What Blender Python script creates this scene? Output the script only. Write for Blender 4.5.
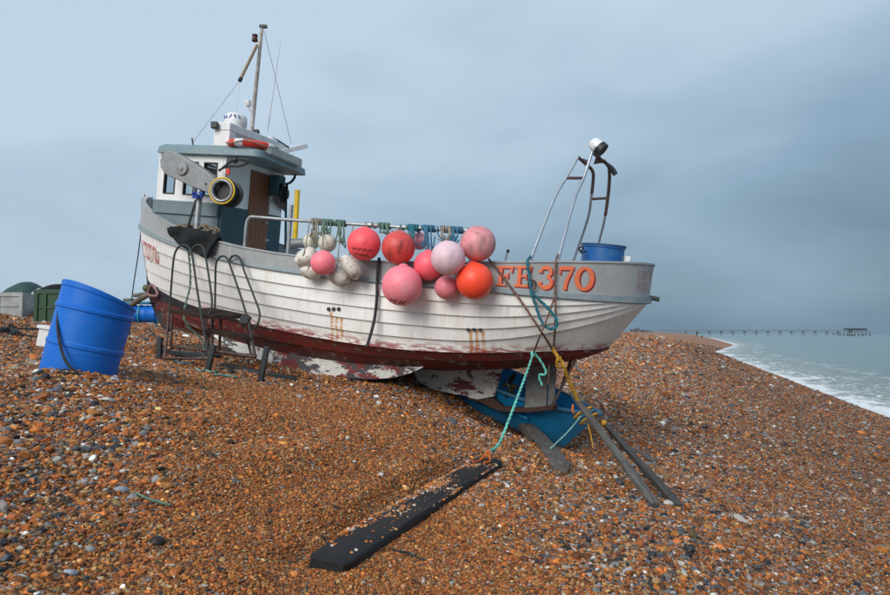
import bpy, bmesh, math, random
import numpy as np
from mathutils import Matrix, Vector
random.seed(7); rng = np.random.default_rng(11)
R = math.radians
scene = bpy.context.scene
for o in list(bpy.data.objects): bpy.data.objects.remove(o)
col = scene.collection

# ------------------------------------------------------------------ camera
F = 692.0; PITCH = math.atan(36.5 / F); EYE = np.array([0, 0, 3.2])
cam = bpy.data.cameras.new('camera'); camo = bpy.data.objects.new('camera', cam); col.objects.link(camo)
cam.sensor_width = 36; cam.lens = F / 890 * 36; cam.clip_start = .1; cam.clip_end = 30000
camo.location = EYE; camo.rotation_euler = (math.pi / 2 + PITCH, 0, 0)
scene.camera = camo

# ------------------------------------------------------------------ world: overcast sky
SUN_EL, SUN_AZ = R(32), R(208)          # azimuth clockwise from +Y: behind the camera, to the left
world = bpy.data.worlds.new('World'); scene.world = world; world.use_nodes = True
wn, wl = world.node_tree.nodes, world.node_tree.links
wn.clear()
w_out = wn.new('ShaderNodeOutputWorld'); w_bg = wn.new('ShaderNodeBackground')
sky = wn.new('ShaderNodeTexSky'); sky.sky_type = 'NISHITA'; sky.sun_disc = False
sky.sun_elevation = SUN_EL; sky.sun_rotation = SUN_AZ; sky.air_density = 1.2; sky.dust_density = 3
def wnode(t, **k):
    n = wn.new(t)
    for a, b in k.items(): setattr(n, a, b)
    return n
tc = wnode('ShaderNodeTexCoord')
sep = wnode('ShaderNodeSeparateXYZ'); wl.new(tc.outputs['Generated'], sep.inputs[0])
def wmath(op, a, b=None, c=None, clamp=False):
    n = wn.new('ShaderNodeMath'); n.operation = op; n.use_clamp = clamp
    for i, v in enumerate((a, b, c)):
        if v is None: continue
        if isinstance(v, (int, float)): n.inputs[i].default_value = v
        else: wl.new(v, n.inputs[i])
    return n.outputs[0]
mp = wnode('ShaderNodeMapping'); mp.inputs['Scale'].default_value = (1, 1, 2.6); wl.new(tc.outputs['Generated'], mp.inputs[0])
nz = wnode('ShaderNodeTexNoise'); nz.inputs['Scale'].default_value = 2.6; nz.inputs['Detail'].default_value = 4; nz.inputs['Roughness'].default_value = .45
nz.inputs['Distortion'].default_value = .15
wl.new(mp.outputs[0], nz.inputs['Vector'])
# cloud deck: paler overhead and towards the land, a darker bank low over the sea
elev = wmath('MULTIPLY_ADD', sep.outputs[2], 1.5, 0.12, True)
side = wmath('MULTIPLY_ADD', sep.outputs[0], -.50, .27, False)
lum = wmath('ADD', elev, side)
cl = wmath('MULTIPLY_ADD', nz.outputs['Fac'], .95, -.475)
lum = wmath('ADD', lum, cl, None, True)
ramp = wnode('ShaderNodeValToRGB'); wl.new(lum, ramp.inputs[0])
ce = ramp.color_ramp.elements
ce[0].position = 0; ce[0].color = (.105, .180, .250, 1)
ce[1].position = 1; ce[1].color = (.55, .685, .82, 1)
e = ce.new(.45); e.color = (.275, .405, .53, 1)
skym = wnode('ShaderNodeMixRGB'); skym.blend_type = 'MULTIPLY'; skym.inputs[0].default_value = 1
wl.new(sky.outputs[0], skym.inputs[1]); skym.inputs[2].default_value = (.09, .09, .09, 1)
mixw = wnode('ShaderNodeMixRGB'); mixw.inputs[0].default_value = .9
wl.new(skym.outputs[0], mixw.inputs[1]); wl.new(ramp.outputs[0], mixw.inputs[2])
wl.new(mixw.outputs[0], w_bg.inputs[0]); w_bg.inputs[1].default_value = .60
wl.new(w_bg.outputs[0], w_out.inputs[0])

sun = bpy.data.lights.new('sun', 'SUN'); suno = bpy.data.objects.new('sun', sun); col.objects.link(suno)
sun.energy = 1.5; sun.angle = R(34); sun.color = (1, .95, .88)
sd = Vector((math.sin(SUN_AZ) * math.cos(SUN_EL), math.cos(SUN_AZ) * math.cos(SUN_EL), math.sin(SUN_EL)))
suno.rotation_euler = sd.to_track_quat('Z', 'Y').to_euler(); suno.location = (-12, -14, 20)
vs = scene.view_settings
vs.view_transform = 'Standard'; vs.look = 'None'; vs.gamma = 1; vs.exposure = 0.78; vs.use_curve_mapping = False

# ------------------------------------------------------------------ sight lines of the survey
fw = np.array([0, math.cos(PITCH), math.sin(PITCH)]); upv = np.array([0, -math.sin(PITCH), math.cos(PITCH)]); rt = np.array([1., 0, 0])
def ray(px, py): return fw + rt * (px - 445) / F + upv * (297.5 - py) / F
def at(px, py, Y):
    d = ray(px, py); return EYE + d * (Y / d[1])

# ------------------------------------------------------------------ terrain
SY = np.array([-60, 0, 28, 42, 67, 123, 201, 443, 900, 1500, 6000.]); SX = np.array([-11, 8.4, 17.4, 21.9, 29.8, 47.5, 84, 172, 326, 520, 1900.])
PS = np.array([-400, -60, -10, 0, 4, 8, 10, 11.3, 12, 14, 16, 20, 26, 34, 60, 200, 3000.])
PZ = np.array([-12, -6, -1.5, 0, .82, 1.62, 2.2, 2.55, 2.68, 2.8, 2.98, 3.4, 3.82, 4.0, 4.05, 4.0, 3.6])
def smooth_interp(x, X, Z, h):
    return sum(np.interp(x + d * h, X, Z) for d in (-1, -.5, 0, .5, 1)) / 5
_nk = [(rng.normal(size=2), rng.uniform(0, 6.28), 1.0) for _ in range(26)]
def swell(x, y, f):
    t = 0
    for i, (k, ph, a) in enumerate(_nk):
        kk = k / np.linalg.norm(k) * f * (1 + .09 * i)
        t = t + np.sin(kk[0] * x + kk[1] * y + ph)
    return t / 5.1
HUMPS = [(-3.2, 5.8, .17, 1.3), (-2.9, 5.3, .05, .35), (-3.1, 8.45, .09, .8), (1.75, 9.0, -.42, 1.15), (.9, 9.4, -.22, .9), (3.2, 11.0, -.25, 1.8), (-1.0, 6.7, .05, .7)]
FLAT = []       # (A, B, half width): the ground settles to the straight line A-B under things lying on it
def shore(y): return smooth_interp(y, SY, SX, 4 + .06 * np.abs(y))
def sdist(x, y):
    return (shore(y) - x) * .95
def ground(x, y):
    x = np.asarray(x, float); y = np.asarray(y, float)
    s = sdist(x, y)
    w = np.where(s < 3, .3, .9)
    z = smooth_interp(s, PS, PZ, w)
    near = np.exp(-(np.hypot(x, y) / 60) ** 2)
    land = np.clip(s / 3, 0, 1)
    z = z + land * (.045 * swell(x, y, .9) * near + .018 * swell(y * 1.3, x, 3.2) * near + .15 * (1 - near) * swell(x * .3, y * .12, .25) * np.clip(s / 20, 0, 1))
    # low step left by the last high tide
    z = z + .05 * near * np.exp(-((s - 5.2) / .6) ** 2)
    for hx, hy, a, r in HUMPS: z = z + a * np.exp(-((x - hx) ** 2 + (y - hy) ** 2) / (r * r))
    for A, B, hw in FLAT:
        d = B[:2] - A[:2]; L2 = d @ d; t = np.clip(((x - A[0]) * d[0] + (y - A[1]) * d[1]) / L2, 0, 1)
        dist = np.hypot(x - A[0] - t * d[0], y - A[1] - t * d[1]); k = np.exp(-(dist / hw) ** 4)
        z = z * (1 - k) + (A[2] + (B[2] - A[2]) * t) * k
    return z
def gr(px, py, lift=0.0):
    d = ray(px, py)
    t = np.linspace(2.2, 400, 40000); P = EYE[None] + d[None] * (t / d[1])[:, None]
    below = P[:, 2] < ground(P[:, 0], P[:, 1])
    i = int(np.argmax(below)); q = P[i].copy(); q[2] = float(ground(q[0], q[1])) + lift
    return q
PLK = (gr(326, 572), gr(491, 466)); FLAT.append((PLK[0], PLK[1], .21))
def on(x, y, lift=0.0): return np.array([x, y, float(ground(x, y)) + lift])

# ------------------------------------------------------------------ mesh builder
class MB:
    def __init__(s): s.v = []; s.f = []; s.a = None
    def add(s, vs, fs):
        b = len(s.v); s.v += [tuple(map(float, p)) for p in vs]; s.f += [tuple(b + i for i in f) for f in fs]; return s
    def hexa(s, c):
        return s.add(c, [(0, 3, 2, 1), (4, 5, 6, 7), (0, 1, 5, 4), (1, 2, 6, 5), (2, 3, 7, 6), (3, 0, 4, 7)])
    def obox(s, c, X, Y, Z):
        c, X, Y, Z = map(np.asarray, (c, X, Y, Z))
        return s.hexa([c - X - Y - Z, c + X - Y - Z, c + X + Y - Z, c - X + Y - Z, c - X - Y + Z, c + X - Y + Z, c + X + Y + Z, c - X + Y + Z])
    def beam(s, p0, p1, wd, th, upn=(0, 0, 1)):
        p0, p1 = np.asarray(p0, float), np.asarray(p1, float); d = p1 - p0; L = np.linalg.norm(d); d /= L
        x = np.cross(d, upn); x /= np.linalg.norm(x); z = np.cross(x, d)
        return s.obox((p0 + p1) / 2, d * L / 2, x * wd / 2, z * th / 2)
    def loft(s, rings, closed=True, caps=True):
        n = len(rings[0]); vs = [p for r in rings for p in r]; fs = []
        for i in range(len(rings) - 1):
            for j in range(n if closed else n - 1):
                a = i * n + j; b = i * n + (j + 1) % n; fs.append((a, b, b + n, a + n))
        if caps and closed:
            fs.append(tuple(reversed(range(n)))); m = (len(rings) - 1) * n; fs.append(tuple(range(m, m + n)))
        return s.add(vs, fs)
    def tube(s, pts, r, n=8, caps=True, loop=False):
        P = [np.asarray(p, float) for p in pts]; m = len(P)
        rr = r if hasattr(r, '__len__') else [r] * m
        rings = []; prev = None
        for i in range(m):
            a = P[(i - 1) % m] if (loop or i) else P[0]; b = P[(i + 1) % m] if (loop or i < m - 1) else P[m - 1]
            t = b - a; t = t / (np.linalg.norm(t) + 1e-9)
            if prev is None:
                q = np.cross(t, (0, 0, 1)) if abs(t[2]) < .9 else np.cross(t, (0, 1, 0))
            else: q = prev - t * (prev @ t)
            q = q / (np.linalg.norm(q) + 1e-9); prev = q; k = np.cross(t, q)
            rings.append([P[i] + rr[i] * (q * math.cos(x) + k * math.sin(x)) for x in np.linspace(0, 2 * math.pi, n, endpoint=False)])
        if loop: rings.append(rings[0])
        return s.loft(rings, True, caps and not loop)
    def laid(s, pts, r, strands=3, n=9):
        P = np.array([np.asarray(p, float) for p in pts]); L = np.concatenate([[0], np.cumsum(np.linalg.norm(np.diff(P, axis=0), axis=1))])
        m = max(8, min(260, int(L[-1] / (r * .9)))); q = np.linspace(0, L[-1], m); P = np.stack([np.interp(q, L, P[:, k]) for k in range(3)], 1)
        rings = []; prev = None
        for i in range(m):
            t = P[min(i + 1, m - 1)] - P[max(i - 1, 0)]; t = t / (np.linalg.norm(t) + 1e-9)
            u = (np.cross(t, (0, 0, 1)) if abs(t[2]) < .9 else np.cross(t, (0, 1, 0))) if prev is None else prev - t * (prev @ t)
            u = u / (np.linalg.norm(u) + 1e-9); prev = u; k = np.cross(t, u)
            rings.append([P[i] + r * (1 + .30 * math.cos(strands * x - q[i] / r * 1.0)) * (u * math.cos(x) + k * math.sin(x)) for x in np.linspace(0, 2 * math.pi, n, endpoint=False)])
        return s.loft(rings)
    def lathe(s, c, ax, prof, n=24, caps=True):
        c = np.asarray(c, float); ax = np.asarray(ax, float); ax = ax / np.linalg.norm(ax)
        q = np.cross(ax, (0, 1, 0)) if abs(ax[1]) < .9 else np.cross(ax, (1, 0, 0)); q /= np.linalg.norm(q); k = np.cross(ax, q)
        return s.loft([[c + ax * h + r * (q * math.cos(x) + k * math.sin(x)) for x in np.linspace(0, 2 * math.pi, n, endpoint=False)] for r, h in prof], True, caps)
    def ball(s, c, r, n=24, m=14, ax=(0, 0, 1), sq=1.0):
        return s.lathe(c, ax, [(max(1e-4, r * math.sin(t)), -r * sq * math.cos(t)) for t in np.linspace(.02, math.pi - .02, m)], n)
def cr(pts, n=6, closed=False):
    P = [np.asarray(p, float) for p in pts]; out = []; m = len(P)
    rg = range(m) if closed else range(m - 1)
    for i in rg:
        if closed: a, b, c, d = P[i - 1], P[i], P[(i + 1) % m], P[(i + 2) % m]
        else: a, b, c, d = P[max(i - 1, 0)], P[i], P[i + 1], P[min(i + 2, m - 1)]
        for t in np.linspace(0, 1, n, endpoint=False):
            out.append(.5 * (2 * b + (c - a) * t + (2 * a - 5 * b + 4 * c - d) * t * t + (3 * b - a - 3 * c + d) * t ** 3))
    if not closed: out.append(P[-1])
    return out

# ------------------------------------------------------------------ object helpers
def tag(o, label=None, cat=None, group=None, kind=None):
    if label: o['label'] = label
    if cat: o['category'] = cat
    if group: o['group'] = group
    if kind: o['kind'] = kind
    return o
def thing(name, label, cat, base, group=None, mat4=None):
    o = bpy.data.objects.new(name, None); col.objects.link(o); o.empty_display_size = .1
    o.matrix_world = mat4 if mat4 is not None else Matrix.Translation(Vector([float(a) for a in base]))
    MW[o.name] = o.matrix_world.copy()
    return tag(o, label, cat, group)
MW = {}
def mesh_from(mb, name, inv, smooth):
    me = bpy.data.meshes.new(name)
    V = np.array(mb.v); A = np.array(inv)
    V = V @ A[:3, :3].T + A[:3, 3]
    me.from_pydata(V.tolist(), [], mb.f); me.update()
    bm = bmesh.new(); bm.from_mesh(me)
    if not mb.a: bmesh.ops.recalc_face_normals(bm, faces=bm.faces)
    if smooth is not None:
        for f in bm.faces: f.smooth = True
        th = R(smooth)
        for ed in bm.edges:
            if len(ed.link_faces) == 2 and ed.calc_face_angle(0) > th: ed.smooth = False
    bm.to_mesh(me); bm.free()
    if mb.a:
        for k, vals in mb.a.items():
            at_ = me.attributes.new(k, 'FLOAT', 'POINT'); at_.data.foreach_set('value', np.array(vals, 'f'))
    return me
def part(name, mb, m, parent, smooth=40, bevel=0, label=None, mesh=None):
    if isinstance(parent, str): raise ValueError
    inv = MW[parent.name].inverted()
    o = bpy.data.objects.new(name, mesh_from(mb, name, inv, smooth)); col.objects.link(o); o.parent = parent
    MW[o.name] = MW[parent.name]
    o.data.materials.append(m)
    if bevel:
        b = o.modifiers.new('bevel', 'BEVEL'); b.width = bevel; b.segments = 2; b.limit_method = 'ANGLE'; b.angle_limit = R(40)
    if label: o['label'] = label
    return o
def solo(name, mb, m, label, cat, base=None, group=None, smooth=40, bevel=0, kind=None):
    V = np.array(mb.v)
    if base is None: base = np.array([V[:, 0].mean(), V[:, 1].mean(), V[:, 2].min()])
    M = Matrix.Translation(Vector([float(a) for a in base]))
    o = bpy.data.objects.new(name, mesh_from(mb, name, M.inverted(), smooth)); col.objects.link(o); o.matrix_world = M
    MW[o.name] = M.copy()
    o.data.materials.append(m)
    if bevel:
        b = o.modifiers.new('bevel', 'BEVEL'); b.width = bevel; b.segments = 2; b.limit_method = 'ANGLE'; b.angle_limit = R(40)
    return tag(o, label, cat, group, kind)

# ------------------------------------------------------------------ materials
class NT:
    def __init__(s, name):
        s.m = bpy.data.materials.new(name); s.m.use_nodes = True
        s.n = s.m.node_tree.nodes; s.l = s.m.node_tree.links
        s.b = s.n['Principled BSDF']; s.o = s.n['Material Output']; s.tc = None
    def put(s, v, sock):
        if isinstance(v, (int, float)): sock.default_value = v
        elif isinstance(v, tuple): sock.default_value = (*v, 1) if len(v) == 3 and len(sock.default_value) == 4 else v
        else: s.l.new(v, sock)
    def coord(s, k='Object'):
        if not s.tc: s.tc = s.n.new('ShaderNodeTexCoord')
        return s.tc.outputs[k]
    def mapping(s, scale, vec=None, loc=(0, 0, 0)):
        n = s.n.new('ShaderNodeMapping'); n.inputs['Scale'].default_value = scale; n.inputs['Location'].default_value = loc
        s.l.new(vec or s.coord(), n.inputs[0]); return n.outputs[0]
    def noise(s, scale, detail=5, rough=.55, vec=None, dist=0):
        n = s.n.new('ShaderNodeTexNoise'); n.inputs['Scale'].default_value = scale; n.inputs['Detail'].default_value = detail
        n.inputs['Roughness'].default_value = rough; n.inputs['Distortion'].default_value = dist
        s.l.new(vec or s.coord(), n.inputs['Vector']); return n.outputs['Fac']
    def vor(s, scale, vec=None, feat='F1', out='Distance', rnd=1):
        n = s.n.new('ShaderNodeTexVoronoi'); n.feature = feat; n.inputs['Scale'].default_value = scale; n.inputs['Randomness'].default_value = rnd
        s.l.new(vec or s.coord(), n.inputs['Vector']); return n.outputs[out]
    def math(s, op, a, b=None, c=None, clamp=False):
        n = s.n.new('ShaderNodeMath'); n.operation = op; n.use_clamp = clamp
        for i, v in enumerate((a, b, c)):
            if v is not None: s.put(v, n.inputs[i])
        return n.outputs[0]
    def step(s, x, a, b):
        n = s.n.new('ShaderNodeMapRange'); n.interpolation_type = 'SMOOTHSTEP'; n.clamp = True
        s.put(x, n.inputs[0]); s.put(a, n.inputs[1]); s.put(b, n.inputs[2]); return n.outputs[0]
    def mix(s, f, a, b, mode='MIX'):
        n = s.n.new('ShaderNodeMixRGB'); n.blend_type = mode
        s.put(f, n.inputs[0]); s.put(a, n.inputs[1]); s.put(b, n.inputs[2]); return n.outputs[0]
    def attr(s, name, typ='GEOMETRY', out='Fac'):
        n = s.n.new('ShaderNodeAttribute'); n.attribute_name = name; n.attribute_type = typ; return n.outputs[out]
    def ramp(s, f, stops, const=False):
        n = s.n.new('ShaderNodeValToRGB'); r = n.color_ramp
        if const: r.interpolation = 'CONSTANT'
        while len(r.elements) < len(stops): r.elements.new(.5)
        for e, (p, c) in zip(r.elements, stops): e.position = p; e.color = (*c, 1)
        s.l.new(f, n.inputs[0]); return n.outputs[0]
    def bump(s, h, strength=.3, dist=.01):
        n = s.n.new('ShaderNodeBump'); n.inputs['Strength'].default_value = strength; n.inputs['Distance'].default_value = dist
        s.l.new(h, n.inputs['Height']); s.l.new(n.outputs[0], s.b.inputs['Normal']); return s
    def fin(s, color, rough=.6, metal=0, spec=None):
        s.put(color, s.b.inputs['Base Color']); s.put(rough, s.b.inputs['Roughness']); s.put(metal, s.b.inputs['Metallic'])
        if spec is not None: s.b.inputs['Specular IOR Level'].default_value = spec
        return s.m
def worn(name, c1, c2, scale=4, lo=.45, hi=.62, rough=.6, metal=0, bump=.15, fine=35, c3=None, stretch=None, spec=None):
    t = NT(name); v = t.mapping(stretch) if stretch else t.coord()
    n1 = t.noise(scale, 6, .62, v, .3); n2 = t.noise(fine, 4, .6, v)
    f = t.step(t.math('MULTIPLY_ADD', n2, .3, t.math('MULTIPLY', n1, .85)), lo, hi)
    c = t.mix(f, c1, c2)
    if c3: c = t.mix(t.step(t.noise(scale * 2.7, 5, .6, v), .58, .68), c, c3)
    rg = t.math('MULTIPLY_ADD', n2, .25, rough - .12)
    t.bump(n2, bump, .004)
    return t.fin(c, rg, metal, spec)
m_bulwark = worn('grey_bulwark_paint', (.36, .38, .39), (.29, .30, .30), 3, .5, .8, .55, c3=(.40, .41, .41), stretch=(1, 1, .6))
m_rub = worn('blue_grey_paint', (.20, .27, .30), (.27, .32, .33), 6, .5, .7, .5)
m_roof = worn('roof_blue_grey', (.155, .235, .27), (.20, .27, .29), 5, .45, .7, .5)
m_cream = worn('white_gloss_cabin', (.78, .79, .79), (.62, .62, .60), 3, .55, .8, .4, stretch=(2, 2, .5))
m_sill = worn('grey_cabin_paint', (.135, .195, .22), (.175, .22, .235), 4, .45, .7, .55, stretch=(2, 2, .5))
m_teal = worn('dark_teal_paint', (.018, .065, .088), (.03, .085, .105), 4, .5, .8, .5, stretch=(2, 2, .5))
m_galv = worn('galvanised_steel', (.42, .44, .46), (.30, .31, .32), 9, .45, .7, .42, .7, .1)
m_stainless = worn('stainless_tube', (.62, .64, .66), (.50, .51, .52), 6, .5, .8, .2, .95, .03)
m_rustpipe = worn('rusty_tube', (.16, .09, .07), (.07, .04, .035), 12, .4, .6, .6, .2)
m_mast = worn('mast_paint', (.50, .48, .46), (.33, .28, .25), 10, .5, .65, .5)
m_alu = worn('cast_aluminium', (.30, .31, .32), (.24, .25, .25), 6, .45, .7, .45, .35)
m_black = worn('black_rubber', (.013, .015, .018), (.03, .033, .036), 8, .5, .7, .5)
m_tarp = worn('black_tarpaulin', (.007, .009, .011), (.015, .018, .02), 5, .4, .7, .75, bump=.6, fine=14, spec=.2)
m_yellow = worn('yellow_plastic', (.75, .50, .02), (.6, .38, .02), 8, .5, .8, .4)
m_teal_mach = worn('teal_machine_paint', (.015, .16, .18), (.05, .09, .09), 12, .45, .65, .5)
m_bluecloth = worn('blue_cord', (.02, .09, .42), (.02, .06, .28), 30, .4, .6, .8)
m_brass = worn('weathered_brass', (.19, .15, .06), (.10, .09, .05), 12, .4, .6, .45, .6)
m_grey_plate = worn('grey_rudder_paint', (.21, .22, .22), (.15, .13, .11), 5, .45, .7, .6, stretch=(1, 1, 2))
m_whiteplastic = worn('white_plastic', (.72, .73, .74), (.6, .6, .6), 5, .55, .8, .35)
m_orange = worn('orange_letter_paint', (.82, .17, .07), (.75, .22, .12), 8, .5, .8, .5)
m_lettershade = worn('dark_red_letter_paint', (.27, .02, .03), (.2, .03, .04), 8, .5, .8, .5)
m_redpaint = worn('red_letter_paint', (.62, .09, .06), (.60, .30, .26), 14, .45, .7, .5)
m_lightred = worn('thin_red_paint', (.62, .16, .15), (.5, .3, .3), 25, .42, .6, .55)
m_lifering = worn('lifebuoy_red', (.72, .035, .02), (.55, .05, .03), 9, .5, .7, .45)
m_tubblue = worn('blue_tub_plastic', (.012, .11, .36), (.03, .13, .30), 6, .5, .7, .45)
m_plankgrey = None

def wood(name, c1, c2, stretch, rough=.8, bump=.5, scale=5):
    t = NT(name); v = t.mapping(stretch)
    n = t.noise(scale, 8, .65, v, .6); n2 = t.noise(scale * 6, 5, .6, v)
    f = t.step(n, .35, .68)
    c = t.mix(f, c1, c2); c = t.mix(t.math('MULTIPLY', t.step(n2, .5, .75), .5), c, tuple(a * .35 for a in c1))
    t.bump(t.math('ADD', n, t.math('MULTIPLY', n2, .5)), bump, .01)
    return t.fin(c, rough)

# the hull paints need the boat's own coordinates: defined with the boat
def rope_mat(name, c):
    t = NT(name); n = t.noise(60, 3); n1 = t.noise(9, 4)
    cc = t.mix(t.step(n1, .4, .7), c, tuple(a * .55 + .03 for a in c)); cc = t.mix(t.math('MULTIPLY', t.step(n, .45, .65), .45), cc, tuple(a * .35 for a in c))
    t.bump(t.noise(130, 2), .6, .004); return t.fin(cc, .85)
m_rope_brown = rope_mat('brown_rope', (.20, .105, .08))
m_rope_teal = rope_mat('teal_rope', (.012, .17, .23))
m_rope_aqua = rope_mat('aqua_rope', (.16, .62, .52))
m_rope_yellow = rope_mat('yellow_rope', (.58, .30, .012))
m_rope_green = rope_mat('green_twine', (.12, .21, .16))
m_rope_pale = rope_mat('pale_twine', (.30, .27, .21))
m_rope_blue = rope_mat('blue_twine', (.04, .17, .29))
m_rope_orange = rope_mat('orange_twine', (.62, .14, .02))
m_rope_dark = rope_mat('dark_rope', (.02, .022, .022))
#STRUCT
# ------------------------------------------------------------------ shingle beach (one sheet to the horizon)
PAL = [((.53, .160, .030), .29), ((.59, .232, .055), .15), ((.32, .090, .020), .14), ((.52, .31, .13), .10), ((.12, .06, .03), .06),
       ((.28, .28, .28), .065), ((.035, .042, .052), .085), ((.13, .145, .17), .045), ((.68, .65, .60), .065), ((.36, .26, .2), .015)]
def shingle_mat():
    t = NT('shingle_ground')
    v = t.coord()
    stops = []; acc = 0
    for c, w in PAL: stops.append((acc, c)); acc += w
    vc = t.n.new('ShaderNodeTexVoronoi'); vc.inputs['Scale'].default_value = 34; t.l.new(v, vc.inputs['Vector'])
    sp = t.n.new('ShaderNodeSeparateColor'); t.l.new(vc.outputs['Color'], sp.inputs[0])
    c = t.ramp(sp.outputs[0], stops, True)
    vb = t.n.new('ShaderNodeTexVoronoi'); vb.inputs['Scale'].default_value = 11; t.l.new(v, vb.inputs['Vector'])
    sb = t.n.new('ShaderNodeSeparateColor'); t.l.new(vb.outputs['Color'], sb.inputs[0])
    c2 = t.ramp(sb.outputs[1], stops, True)
    c = t.mix(.38, c, c2)
    big = t.noise(.7, 6, .6); c = t.mix(t.math('MULTIPLY', t.step(big, .4, .7), .3), c, (.20, .105, .05))
    c = t.mix(t.math('MULTIPLY', t.step(t.noise(3.1, 6, .7), .52, .7), .35), c, (.13, .12, .115))
    gap = t.step(vc.outputs['Distance'], .35, .75); c = t.mix(t.math('MULTIPLY', gap, .5), c, (.03, .02, .015))
    t.bump(t.math('SUBTRACT', 1.0, vc.outputs['Distance']), 1.0, .02)
    return t.fin(c, .62, 0, .35)
yr = np.concatenate([np.arange(-7, 2.4, .3), np.arange(2.4, 10, .07), np.arange(10, 24, .16), np.geomspace(24, 260, 80)[0:], np.geomspace(275, 9000, 34)])
sr = np.concatenate([-np.geomspace(300, 8, 10), np.arange(-7, 4.5, .16), np.arange(4.5, 16.5, .07), np.arange(16.5, 26, .16), np.geomspace(26.5, 3000, 50)])
Yg, Sg = np.meshgrid(yr, sr, indexing='ij'); Xg = shore(Yg) - Sg / .95
Zg = ground(Xg, Yg)
def grid_mesh(name, X, Y, Z, flip=False):
    ny, nx = X.shape; idx = np.arange(ny * nx).reshape(ny, nx)
    q = np.stack([idx[:-1, :-1], idx[1:, :-1], idx[1:, 1:], idx[:-1, 1:]], -1).reshape(-1, 4)
    if flip: q = q[:, ::-1]
    me = bpy.data.meshes.new(name); me.from_pydata(np.stack([X, Y, Z], -1).reshape(-1, 3).tolist(), [], q.tolist()); me.update()
    for p in me.polygons: p.use_smooth = True
    return me
me = grid_mesh('shingle_beach', Xg, Yg, Zg)
beach = bpy.data.objects.new('shingle_beach', me); col.objects.link(beach); me.materials.append(shingle_mat())
beach['kind'] = 'structure'; beach['label'] = 'orange-brown flint shingle beach sloping down to the sea'

# ------------------------------------------------------------------ sea
sye = np.concatenate([np.arange(-12, 60, .35), np.geomspace(60, 700, 130), np.geomspace(720, 16000, 40)])
sse = np.concatenate([np.arange(-2.2, 24, .3), np.geomspace(24.4, 300, 55), np.geomspace(320, 16000, 26)])
Ys, Ss = np.meshgrid(sye, sse, indexing='ij'); Xs = shore(Ys) + Ss / .95
fade = np.exp(-np.hypot(Xs, Ys) / 260)
Zs = fade * (.06 * swell(Xs * .55, Ys * .35, 1.1) + .03 * swell(Xs, Ys, 2.6)) * np.clip(Ss / 5, .25, 1)
run = 1.1 * swell(Ys * .9, Ys * 0 + 1, .35) + .5 * swell(Ys * .9, Ys * 0 + 4, 1.1)       # ragged swash edge
for cs, a, wd in ((2.6, .16, .7), (6.5, .14, 1.2)):
    Zs = Zs + a * np.exp(-((Ss - cs - run * .8) / wd) ** 2) * np.clip(1 - Ys / 400, .2, 1)
me = grid_mesh('sea', Xs, Ys, Zs, True)
a_ = me.attributes.new('off', 'FLOAT', 'POINT'); a_.data.foreach_set('value', (Ss - run * .8).astype('f').reshape(-1))
sea = bpy.data.objects.new('sea', me); col.objects.link(sea)
sea['kind'] = 'structure'; sea['label'] = 'pale grey-green sea with white foam along the shingle'
t = NT('sea_water')
off = t.attr('off')
v1 = t.mapping((1, .45, 1)); n1 = t.noise(.9, 8, .62, v1, .4); n2 = t.noise(5, 6, .6, v1, .6); n3 = t.noise(.16, 4, .5, v1)
edge = t.math('ADD', off, t.math('MULTIPLY_ADD', n1, 6.5, -3.2))
foam = t.math('SUBTRACT', 1.0, t.step(edge, .5, 2.2))
f2 = t.math('MULTIPLY', t.step(t.math('ABSOLUTE', t.math('SUBTRACT', edge, 7.3)), 1.1, .1), t.step(n2, .42, .62))
lace = t.step(t.vor(1.5, t.mapping((1, .5, 1), None), 'DISTANCE_TO_EDGE'), .16, .03)
f3 = t.math('MULTIPLY', t.math('SUBTRACT', 1.0, t.step(edge, 2.5, 6.5)), t.math('MULTIPLY', lace, t.step(n2, .40, .6)))
foam = t.math('MULTIPLY', foam, t.step(n2, .30, .5))
fm = t.math('MAXIMUM', t.math('MAXIMUM', foam, t.math('MULTIPLY', f2, .55)), t.math('MULTIPLY', f3, .8))
wc = t.mix(t.step(n3, .35, .65), (.15, .235, .235), (.175, .255, .245))
wc = t.mix(t.math('MULTIPLY', t.math('SUBTRACT', 1.0, t.step(off, 2, 16)), .6), wc, (.24, .24, .20))
c = t.mix(fm, wc, (.78, .80, .81))
hgt = t.math('ADD', t.math('MULTIPLY', t.noise(.55, 6, .6, v1, .3), 1.0), t.math('MULTIPLY', n2, .22))
t.bump(hgt, .75, .5)
m_sea = t.fin(c, t.mix(fm, (.22, .22, .22), (.8, .8, .8)), 0, .45); me.materials.append(m_sea)

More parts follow.
